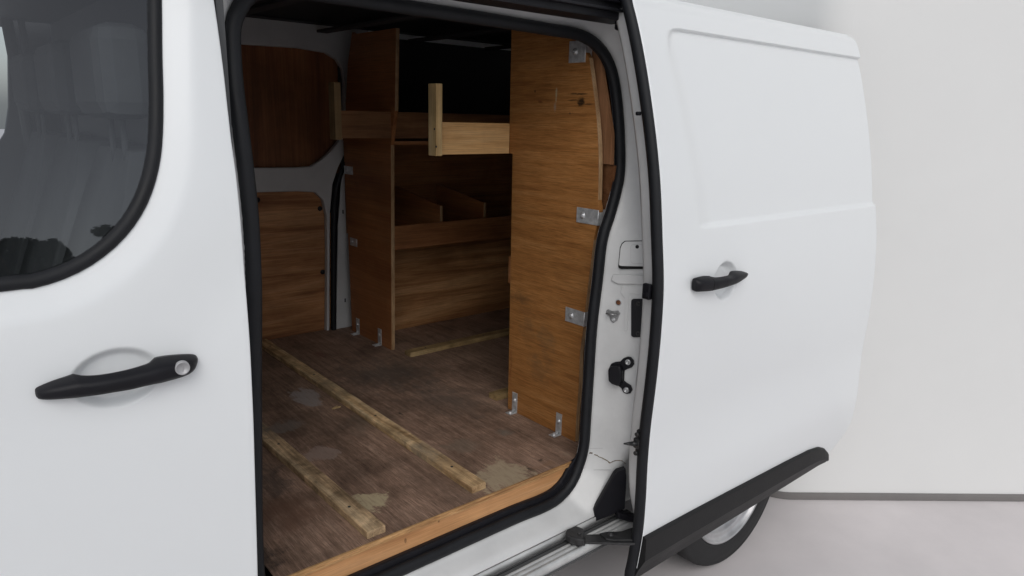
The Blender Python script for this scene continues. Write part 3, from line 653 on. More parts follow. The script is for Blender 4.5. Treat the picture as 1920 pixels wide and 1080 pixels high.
kl.obox((kc[0]-.0003, float(bodyY(kc[0], kc[2]))-.0398, kc[2]), (1, 0, 0), (0, 1, 0), (0, 0, 1), (.0016, .0012, .009)); kl.build('key_lock', mat('satin_lock_steel', (.42, .42, .43), .5, metal=.4), fdo)
# --- cab interior seen through the glass
def seat(x, y, rec=.20):
    b_ = MB(); w = .23
    for z0, z1, hw, th in ((.95, 1.52, w, .12),):
        rows = []
        for k in range(9):
            t = k/8; z = z0+(z1-z0)*t; hw_ = hw*(1-.18*t*t) if k < 8 else hw*.6; xx = x+rec*(t-1)
            sec = [(xx-.06, y-hw_), (xx+.055, y-hw_*1.02), (xx+.075, y), (xx+.055, y+hw_*1.02), (xx-.06, y+hw_), (xx-.05, y+hw_*.5), (xx-.045, y), (xx-.05, y-hw_*.5)]
            rows.append([(a, b, z-(0 if k < 8 else -.02)) for a, b in sec])
        b_.sweep(rows)
    b_.box((x-.10, y-.13, 1.60), (x, y+.13, 1.77), .03)
    for s_ in (-.05, .05): b_.cyl((x-.05, y+s_, 1.50), (x-.05, y+s_, 1.62), .006)
    b_.box((x-.62, y-.23, .86), (x-.14, y+.23, .98), .03)
    return b_
for yy in (.25, .74, 1.25): seat(.38, yy).build('seat', fabric, van)
cb = MB().box((.455, .0, .5), (.468, 1.80, 1.94)); cb.build('cab_bulkhead', cabp, van)
fw = FP([(-60, 40), (10, 48), (18, 80), (19, 200), (12, 250), (0, 268), (-60, 272)], 1.74)
cs = MB(); skin(cs, [(-1.2, .4), (.452, .4), (.452, 1.94), (-1.2, 1.94)], [fw], lambda x, z: 0*x+1.74, step=.08, rim=.004, depth=.03); cso = cs.build('far_cab_side', cabp, van)
fp_ = MB(); skin(fp_, [tuple(q_) for q_ in offset_loop(resample(fw, .02), .004)], [], lambda x, z: 0*x+1.75, step=.05, rim=.0005, depth=.004); fp_.build('window_glass', gm, cso, fix=False)
for (x, r) in ((.33, .018), (.37, .011)):
    MB().cyl((x+.03, 1.70, 1.2), (x-.01, 1.66, 1.93), r, r, 10).build('cab_pillar_trim', cabp, van)
cf = MB().box((-1.2, .0, .44), (.455, 1.78, .50)); cf.build('cab_floor', cabp, van)
ds = MB().box((-1.25, .02, .5), (-.75, 1.74, 1.22), .04); ds.build('dashboard', cabp, van)
cr_ = MB(); cr_.box((-1.2, .10, 1.90), (.455, 1.7, 1.925)); cr_.build('cab_headlining', cabp, van)
# ------------------------------------------------------------------ sliding door
X0, X1 = 1.452, 2.680
def door_xr(z):
    return float(X1-.0-.13*max(0, (.43-z)/.12)**2 - (.035*max(0, (z-1.90)/.035)**2 if z > 1.90 else 0))
zr = sorted(set(np.round(np.concatenate([np.linspace(.31, 1.335, 75), np.linspace(1.335, 1.356, 16), np.linspace(1.355, 1.85, 28), np.linspace(1.852, 1.864, 11), np.linspace(1.865, 1.925, 14), np.linspace(bz0-bzr, bz0+bzr, 46), [1.93, 1.934, 1.936]]), 5)))
xf = np.concatenate([np.linspace(0, .25, 40), np.linspace(.26, 1, 60)]); xb = (np.linspace(bx0-bxr, bx0+bxr, 44)-X0)/(X1-X0)
xf = np.array(sorted(set(np.round(np.concatenate([xf, xb, [.002, .004, .998]]), 5))))
rows = []
CBQ = [onsurf(a, b, lambda x, z: float(doorY(x, z))+.0) for a, b in ((1205, 1073), (1310, 1010), (1400, 956), (1480, 908), (1540, 872))]
CBP = np.polyfit([q_[0] for q_ in CBQ], [q_[2] for q_ in CBQ], 1); print('clad bottom', CBQ)
def zbot(x): return np.polyval(CBP, x)+.030+.02*ss(x, 2.45, 2.66)
for z in zr:
    x = X0+(door_xr(z)-X0)*xf; zb_ = zbot(x); zz_ = np.where(z < .75, zb_+(z-.31)/(.75-.31)*(.75-zb_), z)
    y = doorY(x, zz_); rows.append([(a, b, c) for a, b, c in zip(x, y, zz_)])
sd_ = MB(); sd_.grid(rows)
# hemmed edges: front, rear, top
def edge_strip(line, dx, dz, r=.004, depth=.028):
    rr_ = []
    for (a, b, c_) in line:
        rr_.append([(a+dx*r*math.sin(t), b+r*(1-math.cos(t)), c_+dz*r*math.sin(t)) for t in (0, .5, 1.05, 1.57)]+[(a+dx*r, b+depth, c_+dz*r)])
    return rr_
sd_.grid(edge_strip([r_[0] for r_ in rows], -1, 0)); sd_.grid(edge_strip([r_[-1] for r_ in rows], 1, 0)); sd_.grid(edge_strip(rows[-1], 0, 1, .003, .05)); sd_.grid(edge_strip(rows[0], 0, -1))
sdo = sd_.build('sliding_door', paint, van)
# inner door pressing
rows2 = []
for z in np.linspace(.47, 1.90, 60):
    fx = .010+.020*ss(z, .50, .62)*0
    x_in = X0+.012+(.05*((.66-z)/.19)**2 if z < .66 else 0)
    yb = float(_D(z)); yb = yb+float(_F(z))*.9
    rows2.append([(x_in+.004, yb+.026, z), (x_in-.003, yb+.034, z), (x_in-.004, yb+.076, z), (x_in+.002, yb+.086, z), (x_in+.02, yb+.090, z), (2.60, yb+.090, z), (2.64, yb+.07, z), (2.66, yb+.03, z)])
ip = MB(); ip.grid(rows2); ip.add(rows2[0], [tuple(range(8))]); ip.add(rows2[-1], [tuple(range(8))]); ipo = ip.build('inner_door_panel', paint_in, sdo)
# black rubber down the leading edge
rr_ = []
for z in np.concatenate([np.linspace(.245, .40, 10), np.linspace(.42, 1.90, 60), [1.92, 1.934]]):
    yb = float(doorY(X0, z)); w = 1.0 if z > .34 else .9
    rr_.append([(X0-.005, yb+.002, z), (X0-.012, yb+.003, z), (X0-.020, yb+.010, z), (X0-.021, yb+.022, z), (X0-.015, yb+.032*w, z), (X0-.004, yb+.034*w, z)])
er = MB(); er.sweep(rr_); er.build('edge_rubber', rubber, sdo)
# lower cladding strip
def cpx(a, b): 
    q_ = onsurf(a, b, lambda x, z: float(doorY(x, z))-.012, -.5, .3); return q_
clx = np.linspace(X0-.004, 2.60, 60); cr2 = []
ztop0 = onsurf(1216, 1003, lambda x, z: float(doorY(x, z))-.01)[2]; 
def cl_top(x): return ztop0-.058*ss(x, X0, 2.6)*0-(x-X0)*.035
print('cladding top z', ztop0, [onsurf(a, b, lambda x, z: float(doorY(x, z))-.01)[[0, 2]] for a, b in ((1300, 960), (1400, 908), (1480, 866), (1520, 845), (1545, 840))], [onsurf(a, b, lambda x, z: float(doorY(x, z))-.01)[[0, 2]] for a, b in ((1200, 1072), (1310, 1005), (1400, 955), (1450, 928), (1530, 880))])
CT = [onsurf(a, b, lambda x, z: float(doorY(x, z))-.01) for a, b in ((1216, 1006), (1300, 960), (1400, 907), (1480, 865), (1520, 845), (1538, 839), (1548, 841), (1556, 850), (1558, 860))]
CB = [onsurf(a, b, lambda x, z: float(doorY(x, z))+.0) for a, b in ((1205, 1082), (1310, 1017), (1400, 961), (1480, 911), (1540, 873))]
ctx = np.array([q_[0] for q_ in CT]); ctz = np.array([q_[2] for q_ in CT]); cbx = np.array([q_[0] for q_ in CB]); cbz = np.array([q_[2] for q_ in CB])
cbf = np.polyfit(cbx, cbz, 1)
xs = np.concatenate([np.linspace(X0-.003, ctx[-3], 50), np.linspace(ctx[-3], ctx[-1], 8)[1:]])
for x in xs:
    zt = float(np.interp(x, ctx, ctz)); zb = float(np.polyval(cbf, x)); 
    if zb > zt-.012: zb = zt-.012
    h = zt-zb; y = [float(doorY(x, zt)), float(doorY(x, zt-.2*h)), float(doorY(x, zb))]
    endf = 1-.75*ss(x, ctx[-1]-.05, ctx[-1])
    cr2.append([(x, y[0]+.004, zt), (x, y[0]-.006*endf, zt-.002), (x, y[0]-.011*endf, zt-.008), (x, y[1]-.016*endf, zt-.45*h), (x, y[2]-.014*endf, zb+.30*h), (x, y[2]-.006*endf+.012, zb+.02*h), (x, y[2]+.03, zb)])
cl = MB()
n7 = 7; cl.add([p_ for r_ in cr2 for p_ in r_], [(k*n7+i, k*n7+i+1, (k+1)*n7+i+1, (k+1)*n7+i) for k in range(len(cr2)-1) for i in range(n7-1)], False)
cl.add(cr2[0], [tuple(range(7))]); cl.add(cr2[-1], [tuple(range(7))])
cl.build('lower_cladding', trimp, sdo)
# bottom return of the door
# handle of the sliding door
hp2 = [(1298.5, 527, 533, 0, .003), (1300, 524, 539, 0, .009), (1303, 522, 545.5, 0, .016), (1308, 520.5, 547.8, 0, .022), (1315, 519, 547.5, 0, .026), (1326, 517.3, 546.8, 0, .030), (1332, 518.2, 545.5, .002, .029), (1340, 519.8, 544, .009, .024), (1352, 519.6, 541, .014, .021), (1362, 518, 538, .016, .021),
       (1371, 516, 534.5, .013, .024), (1376, 510, 532, .003, .033), (1384, 508.3, 527, 0, .033), (1392, 508.5, 521, 0, .028), (1397, 510, 516.5, 0, .018), (1400, 511, 514, 0, .006)]
flatD = lambda x, z: float(_D(z))
h2 = MB(); handle(h2, smooth_path([np.array(p_, float) for p_ in hp2], step=3.0), 0, 0, flatD, 0, 0); h2o = h2.build('door_handle', plastic, sdo)
h3 = MB(); rg = []
for px in (1330.0, 1331.0):
    sf = lambda x, z: float(_D(z))-.014
    T = onsurf(px, 517.4, sf); Bt = onsurf(px, 546.0, sf); h = (T[2]-Bt[2])/2; c_ = (T+Bt)/2; y0 = flatD(0, c_[2]); th = .0315
    rg.append([(c_[0], y0+yy, c_[2]+h*s_) for yy, s_ in [(0, .92), (-.35*th, 1.0), (-.80*th, .62), (-.97*th, .40), (-1.0*th, .1), (-.98*th, -.45), (-.80*th, -.85), (-.4*th, -1.0), (0, -.95)]])
h3.sweep(rg); h3.build('handle_joint', blackv, sdo)
# edge fittings on the door front
def xpl(px, py, x=X0-.014): return onx(px, py, x)
lt = MB(); c_ = xpl(1216, 547); lt.obox((X0-.014, c_[1]+.004, c_[2]), (1, 0, 0), (0, 1, 0), (0, 0, 1), (.014, .026, .042), .004)
lt.obox((X0-.022, c_[1]+.002, c_[2]-.006), (1, 0, 0), (0, 1, 0), (0, 0, 1), (.008, .014, .014), .002); lt.build('door_latch', plastic, sdo)
lt = MB(); c_ = xpl(1194, 830, X0-.012); lt.obox((X0-.006, c_[1]-.006, c_[2]+.0), (1, 0, 0), (0, 1, 0), (0, 0, 1), (.016, .02, .078), .004)
lt.obox((X0-.014, c_[1]-.004, c_[2]+.0), (1, 0, 0), (0, 1, 0), (0, 0, 1), (.012, .024, .030), .004); lt.cyl((X0-.014, c_[1]-.004, c_[2]+.028), (X0-.022, c_[1]-.004, c_[2]+.028), .006, .006, 10); lt.cyl((X0-.014, c_[1]-.004, c_[2]-.028), (X0-.022, c_[1]-.004, c_[2]-.028), .006, .006, 10)
lto = lt.build('lower_catch', dmetal, sdo)
MB().cyl((X0-.016, c_[1]-.004, c_[2]), (X0-.030, c_[1]+.006, c_[2]), .007, .006, 12).cyl((X0-.030, c_[1]+.006, c_[2]), (X0-.046, c_[1]+.018, c_[2]), .006, .002, 12).build('guide_pin', dmetal, sdo)
c_ = xpl(1201, 213); MB().obox((X0-.02, c_[1]+.002, c_[2]), (1, 0, 0), (0, 1, 0), (0, 0, 1), (.012, .012, .010), .003).build('edge_stop', plastic, sdo)
# lower roller arm: carriage in the slot, flat arm, bracket to the door
RA = MB(); za = .462
def arm_poly(pts, z0, z1, bev=.001):
    q_ = [tuple(onz(a, b, z1)[[0, 1]]) for a, b in pts]; RA.prism(q_, 2, z0, z1, bev)
arm_poly([(1097, 1002), (1140, 1001), (1180, 996), (1196, 990), (1196, 1018), (1180, 1019), (1097, 1016)], .452, .459)
arm_poly([(1124, 1000), (1135, 997), (1165, 996), (1196, 985), (1196, 1012), (1150, 1012), (1137, 1010)], .460, .465)
RAo = RA.build('lower_roller_arm', dmetal, sdo)
RA = MB()
arm_poly([(1060, 1000), (1062, 992), (1080, 985), (1093, 990), (1097, 1000), (1096, 1012), (1082, 1010), (1070, 1006)], .468, .490, .004)
arm_poly([(1060, 1006), (1063, 1000), (1097, 1006), (1098, 1018), (1085, 1021), (1068, 1018)], .447, .460, .003)
RA.cyl(onz(1086, 1001, .49), onz(1086, 1001, .49)+np.array([0, 0, .004]), .006, .005, 10); RA.build('roller_carriage', dmetal, sdo)
c_ = onz(1145, 1003, .466); MB().lathe(c_, (0, 0, 1), [(.009, 0), (.009, .003), (.006, .0035), (.005, .007), (0, .007)], 8).build('arm_bolt', dmetal, sdo)
st2 = MB(); a_, b_ = ony(1155, 962, -.13), ony(1192, 972, -.16)
st2.obox((a_+b_)/2, Vector(b_-a_).normalized(), Vector((0, 0, 1)).cross(Vector(b_-a_).normalized()).normalized(), (0, 0, 1), (np.linalg.norm(b_-a_), .03, .022), .005); st2.build('rear_roller_block', plastic, van)
# ------------------------------------------------------------------ rear wheel
wh = bpy.data.objects.new('wheel', None); COL.objects.link(wh); wh.parent = van; wh.location = (wc[0], -.08, wc[1])
yo = -.08
R_ = .327; tyr = MB().lathe((wc[0], yo, wc[1]), (0, -1, 0), [(.205, -.18), (.215, -.19), (.25, -.205), (.29, -.207), (.315, -.20), (.3255, -.185), (R_, -.165), (R_, -.14), (.322, -.139), (.322, -.131), (R_, -.13), (R_, -.095), (.322, -.094), (.322, -.086), (R_, -.085), (R_, -.05), (.322, -.049), (.322, -.041), (R_, -.04), (.3265, -.018), (.323, -.008), (.316, .0005), (.311, .0005), (.308, -.001), (.295, .004), (.275, .006), (.255, .004), (.248, .0045), (.243, .002), (.238, -.004), (.232, -.008)], 96)
tyr.build('tyre', tyre_m, wh)
rim = MB().lathe((wc[0], yo, wc[1]), (0, -1, 0), [(.2365, -.004), (.2355, .001), (.231, .002), (.227, -.003), (.223, -.012), (.214, -.018), (.205, -.017), (.200, -.022), (.196, -.034), (.182, -.040), (.172, -.040), (.160, -.030), (.14, -.014), (.11, -.006), (.09, -.010), (.075, -.012), (.06, .004), (.0, .008)], 96)
rim.build('rim', rim_m, wh)
for k in range(5):
    a = 2*math.pi*k/5+.4; MB().cyl((wc[0]+.08*math.cos(a), yo+.0, wc[1]+.08*math.sin(a)), (wc[0]+.08*math.cos(a), yo-.018, wc[1]+.08*math.sin(a)), .010, .009, 6).build('wheel_nut', dmetal, wh)
# ------------------------------------------------------------------ shelving units (plywood, home made)
ply_near = wood('orange_plywood', (.24, .115, .042), (.36, .185, .070), (.44, .245, .105), 1, .48, 1.0, .22, 1.0,
    [(0, -.03, 1.06, .5, .06, .008, (.02, .012, .008), .0, .02, .5)], .2, 1.3, 2.5, .30)
def near_spots():
    s = []
    B0_ = Vector((1.51, .25, FZ))
    for (a, b, ry, rz, col, amt, wp_, ed_) in ((1090, 191, .012, .010, (.012, .009, .006), .95, .012, .5), (1083, 176, .028, .0022, (.03, .015, .008), .85, .006, .6), (1076, 188, .018, .0018, (.04, .02, .01), .7, .006, .6), (1104, 195, .016, .0018, (.04, .02, .01), .7, .005, .6),
                                     (1043, 180, .003, .016, (.42, .40, .25), .7, .004, .5), (1041, 200, .005, .010, (.30, .24, .18), .7, .006, .5), (1003, 171, .004, .003, (.06, .03, .015), .8, .006, .5), (1013, 190, .008, .003, (.12, .04, .015), .7, .006, .6),
                                     (1069, 213, .004, .003, (.08, .04, .02), .8, .005, .5), (990, 610, .03, .05, (.12, .07, .035), .45, .08, .9), (1010, 690, .05, .04, (.10, .07, .04), .4, .08, .9), (978, 560, .06, .015, (.10, .06, .03), .5, .05, .8), (957, 690, .006, .05, (.18, .05, .02), .6, .03, .8), (1020, 640, .03, .06, (.12, .09, .05), .35, .09, .9)):
        q_ = onx(a, b, 1.51); s.append((1.51-B0_[0], q_[1]-B0_[1], q_[2]-B0_[2], .3, ry*1.5, rz*1.6, col, amt, wp_, ed_))
    return s
ply_near = wood('orange_plywood', (.25, .115, .038), (.38, .19, .066), (.47, .26, .105), 1, .46, 2.2, .16, .62, near_spots(), .25, 1.3, 2.5, .42)
ply_dark = wood('reddish_plywood', (.26, .12, .054), (.37, .18, .083), (.45, .24, .12), 0, .5, .8, .3, 1.0, (), .15, 3.3, 2.5, .25)
ply_side = wood('reddish_divider_plywood', (.27, .115, .050), (.36, .165, .070), (.43, .215, .098), 1, .5, .5, .25, .9, (), .12, 2.2, 2.0, .2)
edge_m = wood('pale_ply_edge', (.34, .20, .10), (.46, .29, .155), (.56, .38, .22), 2, .6, 2.0, .25, 1.0, (), .2, .5, 8, .35)
pale = wood('pale_pine', (.46, .30, .13), (.58, .41, .20), (.66, .49, .27), 2, .55, 1.2, .2, 1.0, (), .2, 4.4, 8, .2)
pale_lit_x = wood('lit_pine_rail', (.50, .27, .10), (.64, .38, .16), (.72, .46, .22), 0, .55, 1.0, .15, 1.0, (), .15, 7.4, 5, .2)  # rail pine made paler: the light on its face is in the colour
# near unit
near = empty('shelving_unit', (1.51, .25, FZ), 'home made plywood shelving behind the sliding door with a pale open rail', 'shelving')
fr_e = [onx(a, b, 1.51) for a, b in ((1086, 75), (1104, 108), (1111, 160), (1118, 220), (1122, 290), (1121, 375), (1124, 395), (1113, 450), (1104, 520), (1098, 570), (1093, 620), (1087, 660), (1085, 720), (1080, 780), (1078, 831))]
oute = [(q_[1], q_[2]) for q_ in fr_e]
in_e = [(onx(a, b, 1.51)[1], onx(a, b, 1.51)[2]) for a, b in ((952, 771), (957, 520), (961, 289), (954, 287), (955, 250), (959, 60))]
in_e[0] = (in_e[0][0], FZ+.001); oute[-1] = (oute[-1][0], FZ+.001)
TK = .016
poly = in_e+[(in_e[-1][0], 1.93), (oute[0][0]+.03, 1.93)]+oute
dv = MB().prism(poly, 0, 1.51, 1.51+TK, .0006); dvo = dv.build('divider_panel', ply_near, near)
# pale end grain strips on the outer edge
eg = MB(); pa = smooth_path([np.array(q_) for q_ in oute[1:6]], step=.02); 
eg.add([(x, p_[0]-.0012, p_[1]) for p_ in pa for x in (1.5102, 1.51+TK+.0)], [(2*i, 2*i+1, 2*i+3, 2*i+2) for i in range(len(pa)-1)])
pa2 = smooth_path([np.array(q_) for q_ in oute[7:]], step=.02)
eg.add([(x, p_[0]-.0012, p_[1]) for p_ in pa2 for x in (1.5102, 1.51+TK)], [(2*i, 2*i+1, 2*i+3, 2*i+2) for i in range(len(pa2)-1)])
eg.build('end_grain', edge_m, dvo)
ex = MB()
ey0 = in_e[3][0]
nr_ = MB().box((1.2345, ey0-.004, 1.506), (1.508, ey0+.012, 1.602), .0012)
# the rail projects past the divider and is nailed to a short upright
setp(nr_.build('rail', pale_lit_x, near), 'pale orange rail end, the light on it put into its colour')
up1 = MB().box((1.180, ey0-.010, 1.500), (1.222, ey0+.034, 1.712), .0015)
q1 = ony(809, 158, ey0); up_o = MB()
P4 = [ony(808, 158, ey0+.03), ony(822, 158, ey0), ony(832, 160, ey0)]
up_n = MB().box((1.211, ey0-.019, 1.503), (1.234, ey0+.022, 1.712), .0015); uo = up_n.build('upright', pale, near)
for a, b in ((815, 242), (818, 275)):
    c_ = onx(a, b, 1.211); MB().cyl((1.2115, c_[1], c_[2]), (1.2095, c_[1], c_[2]), .0035, .003, 8).build('screw', dmetal, uo)
nsh = MB().box((1.528, .06, 1.49), (XR-.06, ey0-.006, 1.506)).box((1.528, .03, 1.05), (XR-.06, ey0-.006, 1.066)); nsh.build('shelf_board', ply_dark, near)
nr2 = MB().box((1.528, ey0-.004, 1.068), (XR-.06, ey0+.010, 1.16), .001); nr2.build('rail', ply_dark, near)
nr2 = MB().box((1.528, ey0-.004, 1.506), (XR-.06, ey0+.010, 1.60), .001); nr2.build('rail', ply_dark, near)
# far unit
far = empty('shelving_unit', (1.51, 1.40, FZ), 'plywood shelving along the far side with a dark red divider and low rail', 'shelving')
fe_y = onx(735, 600, 1.51)[1]
le = [onx(a, b, 1.51) for a, b in ((660, 619), (656, 520), (652, 430), (648, 340), (645, 270), (648, 200), (652, 120), (660, 60))]
le = [(q_[1], q_[2]) for q_ in le]; le[0] = (le[0][0], FZ+.001)
re = [(onx(734, 655, 1.51)[1], FZ+.001), (onx(733, 300, 1.51)[1], 1.50), (onx(740, 205, 1.51)[1], 1.635), (onx(742, 45, 1.51)[1], 1.945)]
dv = MB().prism(le+[(le[-1][0]-.02, 1.945)]+[re[3], re[2], re[1], re[0]], 0, 1.51, 1.51+TK, .0006); dfo = dv.build('divider_panel', ply_side, far)
eg = MB()
for a, b in ((re[0], re[1]), (re[2], re[3])):
    eg.add([(x, p_[0]-.0012, p_[1]) for p_ in (a, b) for x in (1.5102, 1.51+TK)], [(0, 1, 3, 2)])
eg.build('end_grain', edge_m, dfo)
ry = fe_y
MB().box((1.290, ry-.018, 1.527), (XR-.06, ry-.003, 1.631), .001).build('rail', wood('red_rail', (.20, .09, .04), (.28, .135, .06), (.34, .17, .08), 0, .5, 1, .2, 1, (), .1, 9.0, 3, .2), far)
uf = MB().box((1.262, ry-.026, 1.522), (1.289, ry+.022, 1.733), .0015); uf.build('upright', wood('aged_pine', (.24, .15, .07), (.32, .21, .10), (.38, .26, .13), 2, .6, 1.2, .25, 1, (), .2, 1, 8, .2), far)
sm_ = MB().box((1.528, ry, 1.500), (XR-.06, 1.66, 1.515)); sm_.build('shelf_board', ply_dark, far)
sm_ = MB().box((1.528, ry+.012, 1.060), (XR-.06, 1.60, 1.074)); sm_.build('shelf_board', ply_dark, far)
MB().box((1.528, ry-.004, 1.066), (XR-.06, ry+.011, 1.166), .001).build('rail', ply_dark, far)
bpY = 1.455
MB().box((1.528, bpY, FZ+.001), (XR-.06, bpY+.015, 1.058), .001).build('back_panel', wood('striped_back_plywood', (.28, .145, .07), (.45, .255, .125), (.56, .35, .19), 0, .5, .9, .25, 1.3, (), .15, 3, 3, .3), far)
MB().box((1.528, 1.62, 1.076), (XR-.06, 1.635, 1.498), .001).build('back_panel', ply_dark, far)
for a, b, t0 in ((823, 386, 0), (905, 380, 1)):
    q_ = ony(a, b, ry+.02); xx = q_[0]
    MB().prism([(ry+.012, 1.075), (ry+.012, q_[2]+.0), (1.60, q_[2]+.055), (1.60, 1.075)], 0, xx, xx+.012, .0006).build('partition', ply_side, far)
    MB().box((xx, ry+.0105, 1.168), (xx+.012, ry+.0118, q_[2])).build('partition_edge', edge_m, far)
# ------------------------------------------------------------------ steel angle brackets
def bracket(unit, base, leg_dir, up_dir, foot_dir, h=.062, w=.026, f=.040, t=.0025):
    """L of two plates; base = corner point; one leg along up_dir, the other along foot_dir"""
    b_ = MB(); base = Vector(base); u = Vector(up_dir); fd_ = Vector(foot_dir); s_ = u.cross(fd_).normalized()
    b_.obox(base+u*(h/2)+fd_*(t/2), s_, fd_, u, (w, t, h), .0006); b_.obox(base+fd_*(f/2+t)+u*(t/2), s_, fd_, u, (w, f, t), .0006)
    b_.obox(base+fd_*(t+.005)+u*(t+.005), s_, (fd_+u).normalized(), (u-fd_).normalized(), (w*.28, .003, .014), .0006)
    o = b_.build('angle_bracket', zinc, unit)
    for cpt, n_ in ((base+u*(h*.62)+fd_*t, fd_), (base+fd_*(f*.62+t)+u*t, u)):
        MB().lathe(cpt, n_, [(.0085, 0), (.0085, .0012), (.0055, .0014), (.0055, .0035), (.003, .0045), (.0022, .0030), (0, .0030)], 14).build('screw', zinc, o)
    return o
for (a, b, un) in ((965, 783, near), (1047, 826, near), (672, 629, far), (713, 650, far)):
    q_ = onx(a, b, 1.51); bracket(un, (1.5095, q_[1], FZ+.001), None, (0, 0, 1), (-1, 0, 0), .072 if un is near else .074, .026 if un is near else .030, .030)
ocz = [p_[1] for p_ in reversed(oute)]; ocy = [p_[0] for p_ in reversed(oute)]
def clip(unit, px0, px1, py, x=1.5095, w=.052, t=.0025, turn=.03):
    a_ = onx(px0, py, x); b_ = onx(px1, py, x); yc = (a_[1]+b_[1])/2; L_ = abs(a_[1]-b_[1]); m_ = MB()
    ye = min(a_[1], b_[1]) if unit is far else float(np.interp(a_[2], ocz, ocy))-.0005
    m_.box((x-t, ye+.0003, a_[2]-w/2), (x, max(a_[1], b_[1]), a_[2]+w/2), .0006); m_.cyl((x-t*.5, ye-.0012, a_[2]-w/2), (x-t*.5, ye-.0012, a_[2]+w/2), .0021, .0021, 8); m_.box((x-t, ye-.0025, a_[2]-w/2), (x+turn, ye, a_[2]+w/2), .0006)
    o = m_.build('corner_bracket', zinc, unit)
    MB().lathe((x-t, max(a_[1], b_[1])-L_*.35, a_[2]), (-1, 0, 0), [(.010, 0), (.010, .0014), (.006, .0016), (.006, .0045), (.003, .0055), (.002, .0040), (0, .0040)], 14).build('screw', zinc, o)
clip(near, 1068, 1102, 98, w=.060); clip(near, 1082, 1116, 402, w=.045, turn=.045); clip(near, 1061, 1094, 588, w=.045, turn=.03)
clip(far, 646, 661, 318, w=.036); clip(far, 657, 669, 452, w=.036)
# ------------------------------------------------------------------ loose floor battens
def batten(label, a0, a1, w, h, side, wm, ends=(0, 0)):
    """a0 -> a1: the near-side foot line on the floor; w across"""
    a0 = Vector(a0); a1 = Vector(a1); d = (a1-a0).normalized(); s_ = Vector(side); s_ = (s_-d*s_.dot(d)).normalized()
    n_ = 26; rows = []
    for k in range(n_+1):
        p_ = a0.lerp(a1, k/n_); j = lambda s: random.uniform(-s, s)
        e = .0015; rows.append([p_+s_*(0+j(.0006)), p_+s_*j(.0008)+Vector((0, 0, h-e)), p_+s_*(e+j(.0008))+Vector((0, 0, h+j(.0006))), p_+s_*(w-e)+Vector((0, 0, h+j(.0006))), p_+s_*(w+j(.0006))+Vector((0, 0, h-e)), p_+s_*w])
    mb = MB(); mb.sweep([[tuple(q_) for q_ in r_] for r_ in rows], smooth=False)
    mid = a0.lerp(a1, .5); mid.z = FZ
    e_ = mb
    off = Vector(mid); e_.v = [tuple(Vector(p_)-off) for p_ in e_.v]
    o = e_.build('floor_batten', wm); o.location = off
    sc_ = [.08, .36, .66, .93] if (a1-a0).length > .8 else [.25]
    for t_ in sc_:
        c_ = a0.lerp(a1, t_)+s_*(w*.5+random.uniform(-.006, .006))+Vector((0, 0, h))
        MB().lathe(c_, (0, 0, 1), [(.0042, .0002), (.004, .0010), (.0018, .0009), (.0015, .0003), (0, .0003)], 12).build('screw', dmetal, o)
    return setp(o, label, 'batten', 'timber battens fixed across the van floor')
bat_m = wood('worn_pine_batten', (.36, .22, .11), (.64, .44, .235), (.74, .56, .34), 1, .65, 1.3, .5, 1.0, [(0.0, -.55, 0, .2, .10, .2, (.22, .19, .15), .6, .12, .8), (0, .1, 0, .2, .15, .2, (.20, .17, .12), .5, .12, .8)], .45, 2.0, 14, .35)
bat_m2 = wood('grubby_pine_batten', (.28, .19, .11), (.56, .39, .225), (.70, .52, .32), 1, .65, 1.3, .6, 1.0, [(0.0, -.1, 0, .2, .10, .2, (.15, .13, .11), .7, .12, .8), (0, .5, 0, .2, .2, .2, (.16, .13, .10), .5, .12, .8)], .45, 6.0, 14, .35)
bat_x = wood('pale_short_batten', (.26, .17, .075), (.38, .26, .12), (.47, .34, .17), 0, .65, 1.3, .4, 1.0, (), .3, 3.0, 12, .3)
z_ = FZ+.0012
l0 = onz(893, 931, z_); l1 = onz(484, 649, z_); r0 = onz(918, 913, z_+.018)
batten('longest timber batten, crossing the floor from the far wall to the front edge', (l0[0], .03, z_), (l1[0], 1.62, z_), .047, .020, (1, 0, 0), bat_m)
l0 = onz(691, 1013, z_); l1 = onz(489, 831, z_)
batten('grubby timber batten nearest the front door, ending short of the floor edge', (l0[0], l0[1]+.005, z_), (l1[0]-(l0[0]-l1[0])*(1.62-l1[1])/(l1[1]-l0[1]), 1.62, z_), .050, .020, (1, 0, 0), bat_m2)
c0 = onz(770, 670, z_); batten('timber batten running lengthwise in the aisle beside the far shelves', (c0[0], c0[1], z_), (XR-.1, c0[1]-.01, z_), .048, .019, (0, 1, 0), bat_x)
c0 = onz(931, 752, z_); batten('short batten end poking out from behind the near divider panel', (c0[0], c0[1], z_), (c0[0]+.5, c0[1], z_), .045, .020, (0, 1, 0), bat_x)
print('battens done')

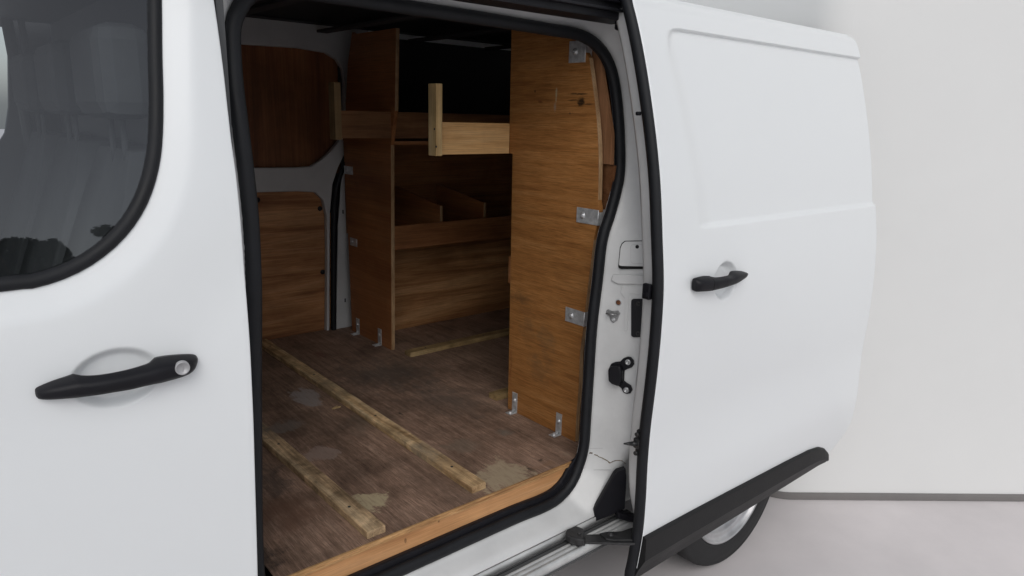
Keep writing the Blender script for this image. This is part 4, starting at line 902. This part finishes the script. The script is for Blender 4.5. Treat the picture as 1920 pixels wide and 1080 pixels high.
# ------------------------------------------------------------------ behind the camera: what the side window mirrors
leafm = mat('pine_foliage', (.03, .045, .022), .8, mottle=.5, mscale=3); barkm = mat('bark', (.10, .075, .055), .9, mottle=.4, mscale=9)
def tree(x, y, h, w, label):
    t = empty('pine_tree', (x, y, GZ), label, 'tree', 'trees across the yard'); rnd = random.Random(int(x*10))
    tk = MB(); tk.cyl((x, y, GZ), (x+.1, y, GZ+h*.62), .16, .10, 10)
    for k in range(6):
        a = k*1.05; tk.cyl((x+.1, y, GZ+h*.5), (x+math.cos(a)*w*.36, y+math.sin(a)*w*.36, GZ+h*.86), .06, .03, 6)
    tk.build('trunk', barkm, t); cr = MB()
    for k in range(26):
        a = rnd.uniform(0, 6.28); rr_ = w*.5*math.sqrt(rnd.random()); c_ = Vector((x+rr_*math.cos(a), y+rr_*math.sin(a), GZ+h*rnd.uniform(.74, .97)-rr_*.25)); sr = w*rnd.uniform(.08, .15)
        for m_ in range(330):
            d_ = Vector((rnd.gauss(0, 1), rnd.gauss(0, 1), rnd.gauss(0, .5))); p_ = c_+d_.normalized()*sr*rnd.random()**.4
            u = Vector((rnd.gauss(0, 1), rnd.gauss(0, 1), rnd.gauss(0, 1))).normalized(); v_ = u.orthogonal().normalized(); cr.add([p_-u*.09, p_+v_*.06, p_+u*.09, p_-v_*.06], [(0, 1, 2, 3)])
    cr.build('crown', leafm, t, fix=False)
tree(2.2, -25, 6.1, 2.7, 'low flat topped pine mirrored at the left foot of the side window')
tree(6.3, -25.5, 6.9, 3.4, 'broader dense pine mirrored above the curved corner of the side window')
pv = empty('parked_van', (-1.0, -6.9, GZ), 'white parked van mirrored in the bottom of the side window', 'van')
sidep = [(-2.6, .3), (2.0, .3), (2.05, .95), (1.35, 1.15), (.75, 1.85), (.4, 1.98), (-2.6, 1.98)]
MB().prism([(x-.4, z) for x, z in [(a_-.9, b_*1.24) for a_, b_ in sidep]], 1, -7.8, -6.0, .06).build('body', paint, pv)
MB().prism([(x-.4, z) for x, z in ((-3.0, 1.6), (.05, 1.6), (-.28, 2.15), (-3.0, 2.15))], 1, -6.0, -5.98).build('window', plastic, pv)
for x in (-3.1, 0): MB().lathe((x, -5.96, .31), (0, 1, 0), [(.0, 0), (.2, .01), (.31, .01), (.33, -.02), (.33, -.2)], 32).build('wheel', tyre_m, pv)

# a split-off sliver of wood lying on the floor beside the long batten
q_ = onz(628, 765, FZ+.001); sp_ = MB(); sp_.prism([(-.016, -.002), (.012, -.012), (.020, -.009), (.006, .0), (.018, .006), (-.004, .004)], 2, 0, .003, .0006)
so2 = sp_.build('wood_splinter', pale); so2.location = (q_[0], q_[1], FZ+.0012); so2.rotation_euler = (0, 0, .3)
setp(so2, 'pale splinter of wood lying on the floor left of the longest batten', 'splinter')
